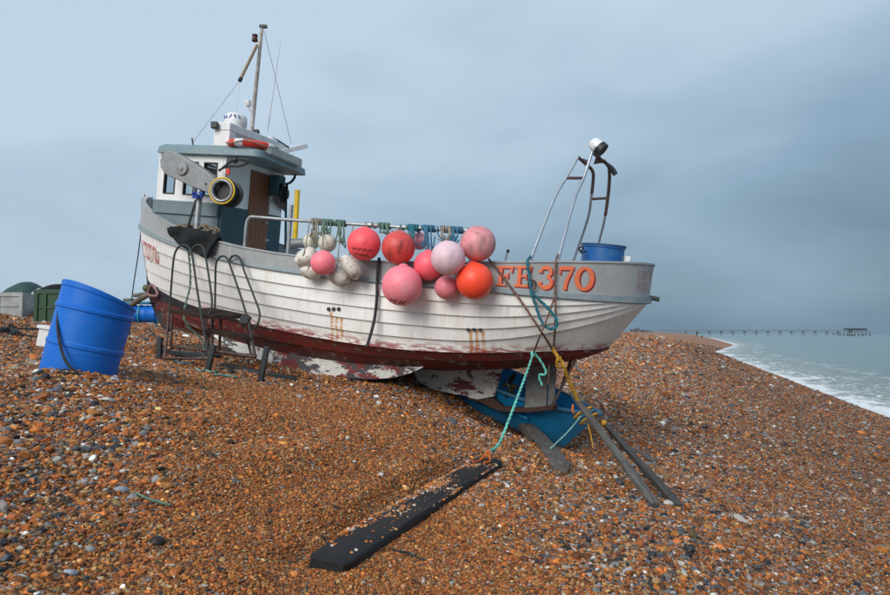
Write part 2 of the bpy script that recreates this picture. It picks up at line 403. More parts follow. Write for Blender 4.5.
# ------------------------------------------------------------------ loose pebbles lying on the sheet
def in_view(x, y): return (np.abs(x) < .74 * y + .9)
def scatter():
    pts = []; rad = []
    bands = [(2.6, 4.2, .0138), (4.2, 6, .0146), (6, 8.5, .0160), (8.5, 12, .0195), (12, 17, .0255), (17, 26, .034), (26, 44, .056), (44, 80, .105), (80, 150, .21)]
    for y0, y1, sp in bands:
        A = (y1 - y0) * (1.48 * y1 + 1.8); n = int(A / (sp * sp) * 1.02)
        x = rng.uniform(-.74 * y1 - .9, .74 * y1 + .9, n); y = rng.uniform(y0, y1, n)
        k = in_view(x, y) & (sdist(x, y) > .25) & ~((y > 13) & (x / y > -.34) & (x / y < .10)) & ~((y > 45) & (x / y < .1)); x, y = x[k], y[k]
        pts.append(np.stack([x, y], 1)); rad.append(np.full(len(x), sp * .58))
    y = rng.uniform(2.6, 8.2, 300000); x = rng.uniform(-4.2, 2.4, 300000)          # grit packed between the stones
    fz = np.exp(-((x + .75 + .34 * (y - 4.6)) / 1.35) ** 4) * np.clip((8.2 - y) / 1.2, 0, 1); k = (rng.random(len(x)) < fz) & in_view(x, y); x, y = x[k], y[k]
    pts.append(np.stack([x, y], 1)); rad.append(np.full(len(x), .0088))
    P = np.concatenate(pts); r = np.concatenate(rad)
    x, y = P[:, 0], P[:, 1]
    # sorted zones: fine orange grit on the crown of the bank, coarser stones in the hollows and along old tide lines
    s = sdist(x, y)
    fine = np.exp(-((x + .75 + .34 * (y - 4.6)) / (1.25 + .18 * swell(x, y, 2))) ** 4) * np.clip((7.8 - y) / 1.2, 0, 1)
    coarse = np.clip(swell(x * 1.2, y, .9) * .6 + .45 * np.exp(-((s - 7.2 + .2 * swell(x, y, 1)) / .8) ** 2) + .5 * np.exp(-((x + 2.3) / .7) ** 2) * (y < 5.5), 0, 1)
    size = r * np.exp(rng.normal(0, .30, len(r))) * (1 - .36 * fine + .12 * coarse)
    big = rng.random(len(r)) < (.014 + .035 * coarse) * (1 - .75 * fine) * np.clip(9 / np.maximum(y, 5), .2, 1.3)
    size = np.where(big, np.clip(size * rng.uniform(1.5, 2.5, len(r)), 0, .05 + .0015 * y), size)
    return x, y, size, fine, coarse, big
px_, py_, sz_, fine_, coarse_, big_ = scatter()
w = np.array([p[1] for p in PAL]); w /= w.sum()
C = np.array([p[0] for p in PAL])
def pick(n, fine, coarse, big):
    W = np.tile(w, (n, 1)); or_ = np.array([1, 1, 1, 1, 1, 0, 0, 0, 0, 0.]); gr_ = 1 - or_
    W = W * (1 + or_[None] * 2.4 * fine[:, None] + gr_[None] * (.45 * coarse[:, None] - .6 * fine[:, None] + .5 * big[:, None]))
    W = np.clip(W, 0, None); W /= W.sum(1, keepdims=True)
    i = (W.cumsum(1) > rng.random(n)[:, None]).argmax(1)
    return C[i]
coarse_ = np.clip(coarse_ + .5 * np.clip((py_ - 6.5) / 4, 0, 1) * (px_ > -1), 0, 1.4)
wet_ = 1 - .36 * np.clip((9.0 - sdist(px_, py_)) / 4, 0, 1)
cols = wet_[:, None] * pick(len(px_), fine_, coarse_, big_.astype(float)) * np.exp(rng.normal(-.44, .40, len(px_)))[:, None] * (1 + rng.normal(0, .05, (len(px_), 3)))
zz = ground(px_, py_) + .002 + sz_ * rng.uniform(-.2, .45, len(px_))
EXTRA = []          # stones lying on the black plank, on ledges: filled in further down, built at the end
#BOAT
# ================================================================== the fishing boat
def rotm(th, pi, he):
    c, s = math.cos, math.sin
    return np.array([[c(th), s(th), 0], [-s(th), c(th), 0], [0, 0, 1]]) @ np.array([[c(pi), 0, s(pi)], [0, 1, 0], [-s(pi), 0, c(pi)]]) @ np.array([[1, 0, 0], [0, c(he), -s(he)], [0, s(he), c(he)]])
BM = rotm(R(17.5), R(6.5), R(3)); BO = at(151, 294, 11.0)
SHIFT = np.array([3.9, 0, -.8])                       # where the boat's own origin sits (keel amidships)
def W(u, p, w): return BO + BM @ np.array([u, -p, w])
def WW(q): return BO[None] + (np.asarray(q) * np.array([1, -1, 1])) @ BM.T
_o = BM.T @ (EYE - BO)
def Lr(px, py): return BM.T @ ray(px, py)
def Lp(px, py, p): d = Lr(px, py); t = (-p - _o[1]) / d[1]; q = _o + d * t; return np.array([q[0], -q[1], q[2]])
def Lu(px, py, u): d = Lr(px, py); t = (u - _o[0]) / d[0]; q = _o + d * t; return np.array([q[0], -q[1], q[2]])
def Lw(px, py, w): d = Lr(px, py); t = (w - _o[2]) / d[2]; q = _o + d * t; return np.array([q[0], -q[1], q[2]])
def Lf(px, py, pf):
    d = Lr(px, py); t0 = -_o[1] / d[1]; ts = np.linspace(t0 - 3.2, t0 + .02, 3000)
    Q = _o[None] + d[None] * ts[:, None]; f = -Q[:, 1] - pf(Q[:, 0])
    k = np.where((f[:-1] >= 0) & (f[1:] < 0))[0]
    q = Q[k[0]] if len(k) else _o + d * t0
    return np.array([q[0], -q[1], q[2]])
class Curve:
    def __init__(s, B, bow, stern, Lfw, Ls, pts, a=2.2, b=.75, n=2.4, m=.45, deg=5):
        e0, e1 = Lp(*bow, 0), Lp(*stern, 0); s.ub, s.ue = e0[0], e1[0]; s.B, s.L1, s.L2, s.k = B, Lfw, Ls, (a, b, n, m)
        Q = np.array([e0] + [Lf(*p, s.p) for p in pts] + [e1]); wt = np.ones(len(Q)); wt[[0, -1]] = 2.5
        s.poly = np.polyfit(Q[:, 0], Q[:, 2], deg, w=wt)
    def p(s, u):
        a, b, n, m = s.k; x = np.clip((u - s.ub) / s.L1, 0, 1); y = np.clip((s.ue - u) / s.L2, 0, 1)
        return s.B * (1 - (1 - x) ** a) ** b * (1 - (1 - y) ** n) ** m
    def w(s, u): return np.polyval(s.poly, u)
    def line(s, t):
        u = s.ub + (s.ue - s.ub) * (1 - np.cos(np.pi * np.asarray(t, float))) / 2
        return np.stack([u, s.p(u), s.w(u)], -1)
cG = Curve(1.35, (145, 199), (654, 266), 3.2, 1.7, [(150, 208), (160, 219), (172, 229), (190, 234), (213, 240), (250, 248), (295, 255), (378, 261), (440, 263.5), (496, 264), (570, 261.5), (624, 260.5)])
cR = Curve(1.33, (143.5, 228), (648, 303), 3.4, 1.9, [(150, 233), (160, 240), (175, 247), (213, 257), (250, 265), (301, 274.5), (378, 282), (440, 287.5), (496, 293), (570, 298.6), (624, 301.5)])
cT = Curve(1.20, (151, 294), (607, 347), 4.2, 3.0, [(161, 300), (187, 308), (230, 319), (261, 327), (330, 338.5), (360, 344), (422, 351), (494, 354), (556, 350.5), (584, 347)], 1.8, 1)
cB = Curve(.90, (156, 308), (607, 348.5), 4.2, 3.5, [(187, 323), (240, 342), (290, 354.5), (317, 359), (380, 364), (423, 367.5), (470, 369), (533, 366), (581, 357)], 1.8, 1)
NS = 84; SS = np.linspace(0, 1, NS)
def plan_normal(Lq):
    d = np.gradient(Lq[:, :2], axis=0); n = np.stack([-d[:, 1], d[:, 0]], -1); n /= np.linalg.norm(n, axis=1)[:, None] + 1e-9
    n[0] = (-1, .15); n[-1] = (1, .0)
    return np.concatenate([n, np.zeros((len(n), 1))], 1)
def offs(Lq, d): return Lq + plan_normal(Lq) * d
def flip(Lq, side): return Lq * np.array([1, side, 1])
SEND = {.2: .872, .4: .90, .6: .928, .8: .962}
def side_line(t, ss=SS):
    a, b = cR.line(ss), cT.line(ss)
    tau = np.full(len(ss), t)
    if t in SEND:
        k = np.clip((ss - .66) / (SEND[t] - .66), 0, 1); tau = t * (1 - k ** 2.2 * (1.6 - .6 * k))
    q = a * (1 - tau[:, None]) + b * tau[:, None]
    q[:, 1] += .045 * np.sin(np.pi * tau) * np.clip(q[:, 1] / 1.2, 0, 1)
    return q, tau
def strip(lines, side=1):                              # an open sheet through several hull lines
    mb = MB(); mb.loft([list(WW(flip(l, side))) for l in lines], False, False); return mb

bM = Matrix(((BM[0][0], BM[0][1], BM[0][2], 0), (BM[1][0], BM[1][1], BM[1][2], 0), (BM[2][0], BM[2][1], BM[2][2], 0), (0, 0, 0, 1)))
bM.translation = Vector(W(SHIFT[0], -SHIFT[1], SHIFT[2]).tolist())
boat = thing('fishing_boat', 'white clinker fishing boat with red waterline and grey bulwark marked FE 370', 'boat', None, None, bM)

# --- paints in the boat's own frame
SC = [Lf(px, py, cR.p)[0] - SHIFT[0] for px, py in ((331, 309), (336, 309), (341, 309), (469, 329), (475, 329), (481, 329))]
def strake_mat():
    t = NT('white_strake_paint'); v = t.coord(); tt = t.attr('tt')
    vs_ = t.mapping((3.5, 3.5, .7)); vh = t.mapping((.6, .6, 3))
    n1 = t.noise(2.2, 7, .65, vs_, .4); n2 = t.noise(9, 6, .65, vh); n3 = t.noise(30, 4, .6)
    c = t.mix(t.math('MULTIPLY', t.step(n1, .45, .78), .45), (.84, .84, .82), (.66, .63, .57))
    c = t.mix(t.math('MULTIPLY', t.step(n2, .55, .75), .28), c, (.45, .43, .40))
    c = t.mix(t.math('MULTIPLY', t.step(t.noise(3, 6, .6, t.mapping((5, 5, .35))), .52, .72), .38), c, (.47, .41, .32))
    c = t.mix(t.math('MULTIPLY', t.step(t.noise(22, 5, .7), .60, .70), .35), c, (.36, .33, .29))
    sx = t.n.new('ShaderNodeSeparateXYZ'); t.l.new(v, sx.inputs[0])
    x = t.math('ADD', sx.outputs[0], t.math('MULTIPLY_ADD', n3, .016, -.008))
    tot = None
    for u0 in SC:
        t0 = .50 if u0 < 0 else .60
        g = t.math('MULTIPLY', t.step(t.math('ABSOLUTE', t.math('SUBTRACT', x, u0)), .034, .006), t.step(tt, t0, t0 + .03))
        tot = g if tot is None else t.math('MAXIMUM', tot, g)
    rust = t.math('MULTIPLY', tot, t.step(n2, .25, .55))
    c = t.mix(t.math('MULTIPLY', rust, .85), c, (.55, .24, .03))
    # yellowish weeping and the red smeared up from the waterline
    c = t.mix(t.math('MULTIPLY', t.step(t.noise(1.3, 5, .6, vs_), .55, .72), .30), c, (.62, .52, .36))
    sm = t.math('MULTIPLY', t.step(tt, .80, .98), t.step(t.math('ADD', n2, t.math('MULTIPLY', tt, .14)), .56, .66))
    sm = t.math('MULTIPLY', sm, t.step(sx.outputs[0], -3.0, -2.2))
    c = t.mix(t.math('MULTIPLY', sm, .85), c, (.33, .035, .04))
    t.bump(t.math('ADD', n2, t.math('MULTIPLY', n3, .5)), .12, .006)
    return t.fin(c, t.math('MULTIPLY_ADD', n3, .2, .38))
m_strake = strake_mat()
def red_mat():
    t = NT('red_boot_paint'); vh = t.mapping((.8, .8, 4)); vv = t.mapping((5, 5, .8)); n1 = t.noise(3, 8, .7, vh, .5); n2 = t.noise(11, 6, .7, vh); n3 = t.noise(1.6, 6, .7, vh, .5); n4 = t.noise(2.5, 6, .65, vv)
    c = t.mix(t.step(n1, .40, .66), (.19, .026, .022), (.095, .020, .016))
    c = t.mix(t.math('MULTIPLY', t.step(n2, .56, .68), .6), c, (.30, .05, .04))
    c = t.mix(t.math('MULTIPLY', t.step(n4, .47, .64), .6), c, (.085, .04, .025))                     # rust running down
    c = t.mix(t.math('MULTIPLY', t.step(t.math('MULTIPLY_ADD', n3, .55, t.math('MULTIPLY', n2, .45)), .495, .55), .75), c, (.055, .048, .048))
    c = t.mix(t.math('MULTIPLY', t.step(t.math('MULTIPLY_ADD', n1, .5, t.math('MULTIPLY', n4, .5)), .545, .585), .6), c, (.33, .25, .22))
    t.bump(n2, .3, .006); return t.fin(c, .58, 0, .35)
m_red = red_mat()
def chip_mat(name, cols, thr, scale=2.2, stretch=(1, 1, 2.2)):
    t = NT(name); vh = t.mapping(stretch); n1 = t.noise(scale, 8, .72, vh, .6); n2 = t.noise(scale * 1.7, 8, .7, t.mapping(stretch, None, (7, 3, 5)), .4); n3 = t.noise(18, 5, .6)
    c = t.mix(t.math('MULTIPLY', t.step(n3, .45, .7), .35), cols[0], tuple(a * .6 for a in cols[0]))
    c = t.mix(t.step(n1, thr, thr + .02), c, cols[1]); c = t.mix(t.step(n2, thr + .04, thr + .06), c, cols[2])
    t.bump(t.math('ADD', t.step(n1, thr, thr + .02), n3), .3, .004); return t.fin(c, .6)
m_bilge = chip_mat('worn_bilge_paint', [(.60, .59, .56), (.17, .022, .020), (.055, .055, .06)], .495, 2.1)
m_dead = chip_mat('worn_white_deadwood', [(.66, .64, .58), (.17, .03, .03), (.035, .032, .03)], .55, 2.4)
m_bottom = chip_mat('bottom_paint', [(.16, .022, .022), (.08, .07, .07), (.5, .49, .47)], .56, 2.4)
m_keelwood = wood('brown_keel_timber', (.075, .030, .020), (.045, .024, .018), (1, 6, 6))
m_doorwood = wood('varnished_door_wood', (.27, .10, .042), (.13, .05, .022), (9, 9, .7), .45, .2)
m_darkplate = worn('dark_chafing_iron', (.018, .02, .03), (.04, .04, .05), 6, .5, .7, .55)

# --- planking
TL = [0, .2, .4, .6, .8, 1]
for side in (1, -1):
    for i in range(5):
        send = SEND.get(TL[i + 1], 1.0); ss = np.linspace(0, send, NS)
        (A, ta), (Bq, tb) = side_line(TL[i], ss), side_line(TL[i + 1], ss)
        if TL[i] in SEND:                      # above this plank has already run out under the rail
            pass
        lines = [offs(A, .001), offs(A * .5 + Bq * .5, .016), offs(Bq, .030), offs(Bq, -.012)]
        mb = strip(lines, side); mb.a = {'tt': np.concatenate([ta, (ta + tb) / 2, tb, tb])}
        part('strake', mb, m_strake, boat, 40)
    # red boot top in two planks and the bottom below it
    T_, B_ = cT.line(SS), cB.line(SS); Mid = T_ * .5 + B_ * .5; Mid[:, 1] += .02 * np.clip(T_[:, 1], 0, 1)
    part('boot_top_strake', strip([offs(T_, .004), offs(Mid, .03), offs(Mid, -.01)], side), m_red, boat, 40)
    part('boot_top_strake', strip([offs(Mid, .006), offs(B_, .03), offs(B_, -.02)], side), m_red, boat, 40)
    ku = B_[:, 0]; kw = np.interp(ku, [.1, .4, 2, 3.5, 5, 6, 6.8, 7.2], [-.30, -.46, -.60, -.64, -.58, -.42, -.20, .0])
    K_ = np.stack([ku, np.minimum(.035, B_[:, 1]), np.minimum(kw, B_[:, 2])], -1)
    part('bottom_planking', strip([B_, B_ * .5 + K_ * .5, K_], side), m_bottom, boat, 50)
    # bulwark with thickness, rubbing moulding along its foot, capping rail on top
    g, r = cG.line(SS), cR.line(SS)
    rings = [[q[i] for q in (WW(flip(offs(g, .0), side)), WW(flip(offs(r, .012), side)), WW(flip(offs(r, -.05), side)), WW(flip(offs(g, -.05), side)))] for i in range(1, NS - 1)]
    part('bulwark', MB().loft(rings), m_bulwark, boat, 50)
    a = r + (g - r) * .15
    rings = [[q[i] for q in (WW(flip(offs(a, .012), side)), WW(flip(offs(a, .034), side)), WW(flip(offs(r, .042), side)), WW(flip(offs(r - np.array([0, 0, .012]), .02), side)))] for i in range(1, NS)]
    part('rubbing_strake', MB().loft(rings), m_rub, boat, 30)
    up_ = np.array([0, 0, .016])
    rings = [[q[i] for q in (WW(flip(offs(g + up_, .014), side)), WW(flip(offs(g - up_ * .3, .014), side)), WW(flip(offs(g - up_ * .3, -.064), side)), WW(flip(offs(g + up_, -.064), side)))] for i in range(1, NS)]
    part('capping_rail', MB().loft(rings), m_bulwark, boat, 30)
# dark iron chafing plate low on each bow
for side in (1, -1):
    ss = np.linspace(.03, .40, 26); A, B2 = [], []
    a, b = cR.line(ss), cT.line(ss); up_t = 1 - .23 * (1 - (ss - .03) / .37) - .015
    A = a * (1 - up_t[:, None]) + b * up_t[:, None]
    part('chafing_plate', strip([offs(A, .026), offs(A, .032), offs(b, .036), offs(b, .0)], side), m_darkplate, boat, 30)
# stem, keel, deadwood, shoe
SP = [Lp(*p, 0) for p in ((145, 197), (143.3, 228), (146, 255), (149, 276), (151, 294), (156, 309), (163, 324), (170, 330))]
SP = cr(SP, 4)
rings = []
for i, q in enumerate(SP):
    t_ = SP[min(i + 1, len(SP) - 1)] - SP[max(i - 1, 0)]; n_ = np.array([t_[2], 0, -t_[0]]); n_ = n_ / np.linalg.norm(n_)
    if n_[0] > 0: n_ = -n_
    rings.append([W(*(q + n_ * .03 + np.array([0, y, 0]))) for y in (.028, -.028)] + [W(*(q - n_ * .10 + np.array([0, y, 0]))) for y in (-.05, .05)])
stem = part('stem_post', MB().loft(rings[:13]), m_bulwark, boat, 30)
part('stem_foot', MB().loft(rings[12:]), m_darkplate, boat, 30)
def slab(pts, th):                                    # flat plate in the centre plane (or any p)
    m = MB(); a = [W(q[0], q[1] + th / 2, q[2]) for q in pts]; b = [W(q[0], q[1] - th / 2, q[2]) for q in pts]; n = len(pts)
    m.add(a + b, [tuple(range(n)), tuple(reversed(range(n, 2 * n)))] + [(i, n + i, n + (i + 1) % n, (i + 1) % n) for i in range(n)]); return m
def kz(u): return -.49 - .083 * (u - .34)
part('keel', slab([(.25, 0, -.36), (.34, 0, -.49), (2, 0, kz(2)), (3.9, 0, kz(3.9)), (3.9, 0, -.55), (2, 0, -.5), (1, 0, -.42)], .10), m_keelwood, boat, 30, .008)
d0 = [Lp(*p, 0) for p in ((478, 399), (495, 396), (503, 366))]
part('deadwood', slab([(3.93, 0, -.52), (3.93, 0, kz(3.9) + .005), d0[0], d0[1], d0[2], (5.9, 0, -.36), (5, 0, -.50)], .11), m_dead, boat, 30, .006)
sh = [Lp(*p, 0) for p in ((466, 398), (480, 401.5), (500, 411), (530, 412), (557, 409), (557, 404.5), (530, 407.5), (504, 406.5), (494, 397.5))]
part('keel_shoe', slab(sh, .10), m_keelwood, boat, 30, .006)
rud = [Lp(*p, 0) for p in ((528, 360), (549, 360), (546.5, 406), (524.5, 408))]
rd = part('rudder', slab(rud, .035), m_grey_plate, boat, 30, .004)
rs = [Lp(*p, 0) for p in ((550, 355), (558, 355), (554, 404), (548, 405.5))]
part('rudder_stock', slab(rs, .06), m_grey_plate, rd, 30, .006)
# propeller
pc = Lp(510, 385.5, 0); mb = MB()
ax = BM @ np.array([1, 0, -.08]); ax /= np.linalg.norm(ax)
mb.lathe(W(*pc) - ax * .10, ax, [(.02, 0), (.035, .05), (.035, .15), (.012, .22)], 14)
hub = part('propeller_hub', mb, m_brass, boat, 50)
e1 = BM @ np.array([0, 0, 1.]); e2 = np.cross(ax, e1)
for k in range(3):
    a0 = R(200 + 120 * k); rd_ = e1 * math.cos(a0) + e2 * math.sin(a0); tg = np.cross(ax, rd_)
    ch = tg * .75 + ax * .6; ch /= np.linalg.norm(ch); nn = np.cross(rd_, ch)
    rings = [[W(*pc) + rd_ * rr + ch * cw * x + nn * th * y for x, y in ((-1, 0), (0, 1), (1, 0), (0, -1))] for rr, cw, th in ((.02, .02, .012), (.06, .055, .012), (.11, .085, .009), (.155, .08, .006), (.185, .04, .004))]
    part('propeller_blade', MB().loft(rings), m_brass, hub, 60)
# bilge keel plates
low = [(176, 311), (182, 322), (196, 335), (214, 346), (232, 354.5), (262, 364.5), (290, 371), (330, 376.5), (370, 379.2), (395, 377.5), (410, 373.5), (424, 367)]
for side in (1, -1):
    L_ = np.array([Lp(*p, .88) for p in low]); us = np.linspace(L_[0, 0], L_[-1, 0], 40)
    lw = np.interp(us, L_[:, 0], L_[:, 2]); tw = cB.w(us) + .06; tp = np.minimum(cB.p(us), .88)
    bp = np.clip(cB.p(us) + .05, 0, .88)
    rings = [[W(u, side * (b + .028), l), W(u, side * (b - .028), l), W(u, side * (a_ - .03), h), W(u, side * (a_ + .028), h)] for u, b, l, a_, h in zip(us, bp, lw, tp, np.maximum(tw, lw + .01))]
    part('bilge_keel', MB().loft(rings), m_bilge, boat, 40)
# deck
du = np.linspace(.05, 7.35, 40); td = np.clip((cR.w(du) - .43) / np.maximum(cR.w(du) - cT.w(du), .05), 0, 1); dp = np.maximum(cR.p(du) * (1 - td) + cT.p(du) * td - .07, .005)
part('deck', MB().loft([[W(u, p, .43) for u, p in zip(du, dp)], [W(u, -p, .43) for u, p in zip(du, dp)]], False, False), m_bulwark, boat, None)
# scuppers
for px, py in ((331, 309), (336, 309), (341, 309), (469, 329), (475, 329), (481, 329)):
    q = Lf(px, py, lambda u: cR.p(u) * .5 + cT.p(u) * .5); c_ = W(*(q + np.array([0, .07 if px > 400 else .085, 0])))
    part('scupper', MB().lathe(c_ - BM @ np.array([0, .05, 0]) * -1, BM @ np.array([0, -1., 0]), [(.022, -.10), (.025, .03), (.022, .042), (.001, .044)], 12), m_black, boat, 40)

# --- painted lettering
def rect(x0, y0, x1, y1, n=4):
    xs = np.linspace(x0, x1, n); return [[(x, y0) for x in xs], [(x, y1) for x in xs]]
def sweep(path, wid):
    P = np.array(path, float); d = np.gradient(P, axis=0); n = np.stack([-d[:, 1], d[:, 0]], -1); n /= np.linalg.norm(n, axis=1)[:, None]
    wd = np.array(wid)[:, None] / 2 if hasattr(wid, '__len__') else wid / 2
    return [list(map(tuple, P + n * wd)), list(map(tuple, P - n * wd))]
def arc(cx, cy, rx, ry, a0, a1, n=18): return [(cx + rx * math.cos(R(a)), cy + ry * math.sin(R(a))) for a in np.linspace(a0, a1, n)]
tp_ = lambda n, a, b: list(a + (b - a) * np.sin(np.linspace(0, np.pi, n)))
GLY = {
 'F': [rect(.17, .09, .37, .88), rect(0, 0, .62, .085), rect(0, .885, 1, 1), sweep([(.93, .88), (.92, .66)], [.14, .06]), rect(.375, .465, .66, .55), rect(.665, .36, .74, .66)],
 'E': [rect(.17, .12, .37, .88), rect(0, 0, 1, .115), rect(0, .885, .96, 1), sweep([(.89, .88), (.88, .68)], [.14, .06]), sweep([(.93, .12), (.95, .34)], [.14, .06]), rect(.375, .465, .64, .55), rect(.645, .37, .72, .66)],
 '3': [sweep(arc(.45, .73, .33, .21, 165, -75), tp_(18, .10, .19)), sweep(arc(.45, .28, .40, .235, 80, -165), tp_(18, .09, .21)), rect(.02, .70, .24, .82), rect(0, .17, .22, .31)],
 '7': [rect(.0, .84, 1, 1), rect(0, .66, .12, .835), sweep([(.86, .835), (.62, .50), (.50, .25), (.46, 0)], [.15, .18, .22, .25])],
 '0': [sweep(arc(.5, .5, .37, .43, 90, 450, 40), list(.115 + .125 * np.abs(np.cos(np.radians(np.linspace(90, 450, 40))))))],
 'C': [sweep(arc(.5, .5, .42, .42, 50, 310), .16)], 'A': [sweep([(.05, 0), (.5, 1)], .15), sweep([(.95, 0), (.5, 1)], .15), rect(.25, .3, .75, .42)],
 'P': [rect(.1, 0, .26, 1), sweep(arc(.3, .72, .45, .22, 95, -95), .14)], 'T': [rect(.42, 0, .58, .85), rect(0, .86, 1, 1)],
 'R': [rect(.1, 0, .26, 1), sweep(arc(.3, .74, .45, .20, 95, -95), .14), sweep([(.45, .5), (.9, 0)], .15)],
 'G': [sweep(arc(.5, .5, .42, .42, 45, 345), .16), rect(.55, .38, .95, .5)],
}
def glyph(ch, surf, x0, x1, h0, h1, base, dx=0, dh=0):
    mb = MB()
    for k, st in enumerate(GLY[ch]):
        rows = [[surf(x0 + (x1 - x0) * (x + dx), h0 + (h1 - h0) * (y + dh), base + k * .0006) for x, y in row] for row in st]
        mb.loft(rows, False, False)
    return mb
def s_bul(u, h, off):                                  # h: 0 at foot of the bulwark, 1 at its top
    p = cR.p(u) * (1 - h) + cG.p(u) * h; w = cR.w(u) * (1 - h) + cG.w(u) * h
    dp = (cG.p(u + .02) - cG.p(u - .02)) / .04; n = math.hypot(1, dp)
    return W(u - dp / n * (off + .012 * (1 - h)), p + (off + .012 * (1 - h)) / n, w)
def pm(u): return cG.p(u) * .6 + cR.p(u) * .4
for ch, a, b in (('F', 496, 512.5), ('E', 514.5, 531.5), ('3', 538, 554), ('7', 558.5, 573), ('0', 574, 594)):
    u0, u1 = Lf(a, 278, pm)[0], Lf(b, 278, pm)[0]
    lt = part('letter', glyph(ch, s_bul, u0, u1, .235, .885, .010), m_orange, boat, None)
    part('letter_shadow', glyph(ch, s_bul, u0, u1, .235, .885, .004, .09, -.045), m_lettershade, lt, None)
for row, (h0, h1) in (('CAPT', (.60, .84)), ('REG', (.32, .54))):
    n = len(row); ua, ub_ = Lf(638, 275, pm)[0], cG.ue - .012
    for k, ch in enumerate(row):
        x0 = ua + (ub_ - ua) * k / 4; x1 = ua + (ub_ - ua) * (k + .8) / 4
        part('name_letter', glyph(ch, s_bul, x0, x1, h0, h1, .006), m_lightred, boat, None)
def s_bow(u, h, off):
    t = 1 - h; p = cR.p(u) * (1 - t) + cT.p(u) * t; w = cR.w(u) * (1 - t) + cT.w(u) * t
    dp = (cR.p(u + .03) - cR.p(max(u - .03, cR.ub))) / .06; n = math.hypot(1, dp); p += .045 * math.sin(math.pi * t) * min(1, p / 1.2)
    return W(u - dp / n * (off + .03), p + (off + .03) / n, w)
pmb = lambda u: cR.p(u) * .73 + cT.p(u) * .27
for ch, x0, x1, yy in (('E', 145.0, 146.4, 244), ('3', 147.6, 151.0, 248), ('7', 152.0, 155.4, 252), ('0', 156.2, 160.6, 255)):
    a, b = Lf(x0, yy, pmb)[0], Lf(x1, yy, pmb)[0]
    part('bow_letter', glyph(ch, s_bow, a, b, .60, .86, .004), m_redpaint, boat, None)

# --- wheelhouse
def wbox(u0, u1, p0, p1, w0, w1):
    return MB().hexa([W(u0, p0, w0), W(u1, p0, w0), W(u1, p1, w0), W(u0, p1, w0), W(u0, p0, w1), W(u1, p0, w1), W(u1, p1, w1), W(u0, p1, w1)])
def addbox(mb, u0, u1, p0, p1, w0, w1):
    mb.hexa([W(u0, p0, w0), W(u1, p0, w0), W(u1, p1, w0), W(u0, p1, w0), W(u0, p0, w1), W(u1, p0, w1), W(u1, p1, w1), W(u0, p1, w1)]); return mb
def glass():
    t = NT('window_glass'); t.n.remove(t.b)
    tr = t.n.new('ShaderNodeBsdfTransparent'); tr.inputs[0].default_value = (.88, .93, .95, 1); gl = t.n.new('ShaderNodeBsdfGlossy'); gl.inputs['Roughness'].default_value = .03
    mx = t.n.new('ShaderNodeMixShader')
    mx.inputs[0].default_value = .13; t.l.new(tr.outputs[0], mx.inputs[1]); t.l.new(gl.outputs[0], mx.inputs[2]); t.l.new(mx.outputs[0], t.o.inputs[0]); return t.m
m_glass = glass()
UF, UA, HP = .66, 1.76, .77
SILL, HEAD = 1.53, 2.01
wins = [(.73, .93), (1.07, 1.31), (1.40, 1.63)]
for side in (1, -1):
    p0, p1 = side * HP, side * (HP - .04)
    mb = MB(); addbox(mb, UF, UA - .045, p0, p1, HEAD, 2.10)
    addbox(mb, UF, UA - .045, p0, p1, 1.44, SILL)
    edges = [UF] + [x for w_ in wins for x in w_] + [UA - .045]
    for i in range(0, len(edges), 2): addbox(mb, edges[i], edges[i + 1], p0, p1, SILL, HEAD)
    part('side_wall', mb, m_cream, boat, 30)
    a, b, p0, p1 = UF - .02, UA - .05, side * (HP + .018), side * (HP - .035)
    part('side_panel', MB().hexa([W(a, p0, 1.06), W(b, p0, .62), W(b, p1, .62), W(a, p1, 1.06), W(a, p0, 1.245), W(b, p0, 1.245), W(b, p1, 1.245), W(a, p1, 1.245)]), m_sill, boat, 30)
    part('sill_ledge', wbox(UF - .05, UA - .048, side * (HP + .05), side * (HP - .03), 1.247, 1.437), m_sill, boat, 30, .006)
    for a, b in wins:
        mb = MB(); e_ = .018; q0, q1 = side * (HP + .008), side * (HP - .048)
        addbox(mb, a, b, q0, q1, SILL, SILL + e_); addbox(mb, a, b, q0, q1, HEAD - e_, HEAD)
        addbox(mb, a, a + e_, q0, q1, SILL + e_, HEAD - e_); addbox(mb, b - e_, b, q0, q1, SILL + e_, HEAD - e_)
        wf = part('window', mb, m_black, boat, 30)
        part('pane', wbox(a + e_, b - e_, side * (HP - .016), side * (HP - .022), SILL + e_, HEAD - e_), m_glass, wf, None)
# front wall with two windows
mb = MB(); addbox(mb, UF - .04, UF - .002, HP, -HP, 1.06, SILL); addbox(mb, UF - .04, UF - .002, HP, -HP, HEAD, 2.10)
for a, b in ((.77, .66), (.05, -.05), (-.66, -.77)): addbox(mb, UF - .04, UF - .002, a, b, SILL, HEAD)
part('front_wall', mb, m_cream, boat, 30)
for a, b in ((.66, .05), (-.05, -.66)):
    part('pane', wbox(UF - .024, UF - .018, a, b, SILL, HEAD), m_glass, boat, None)
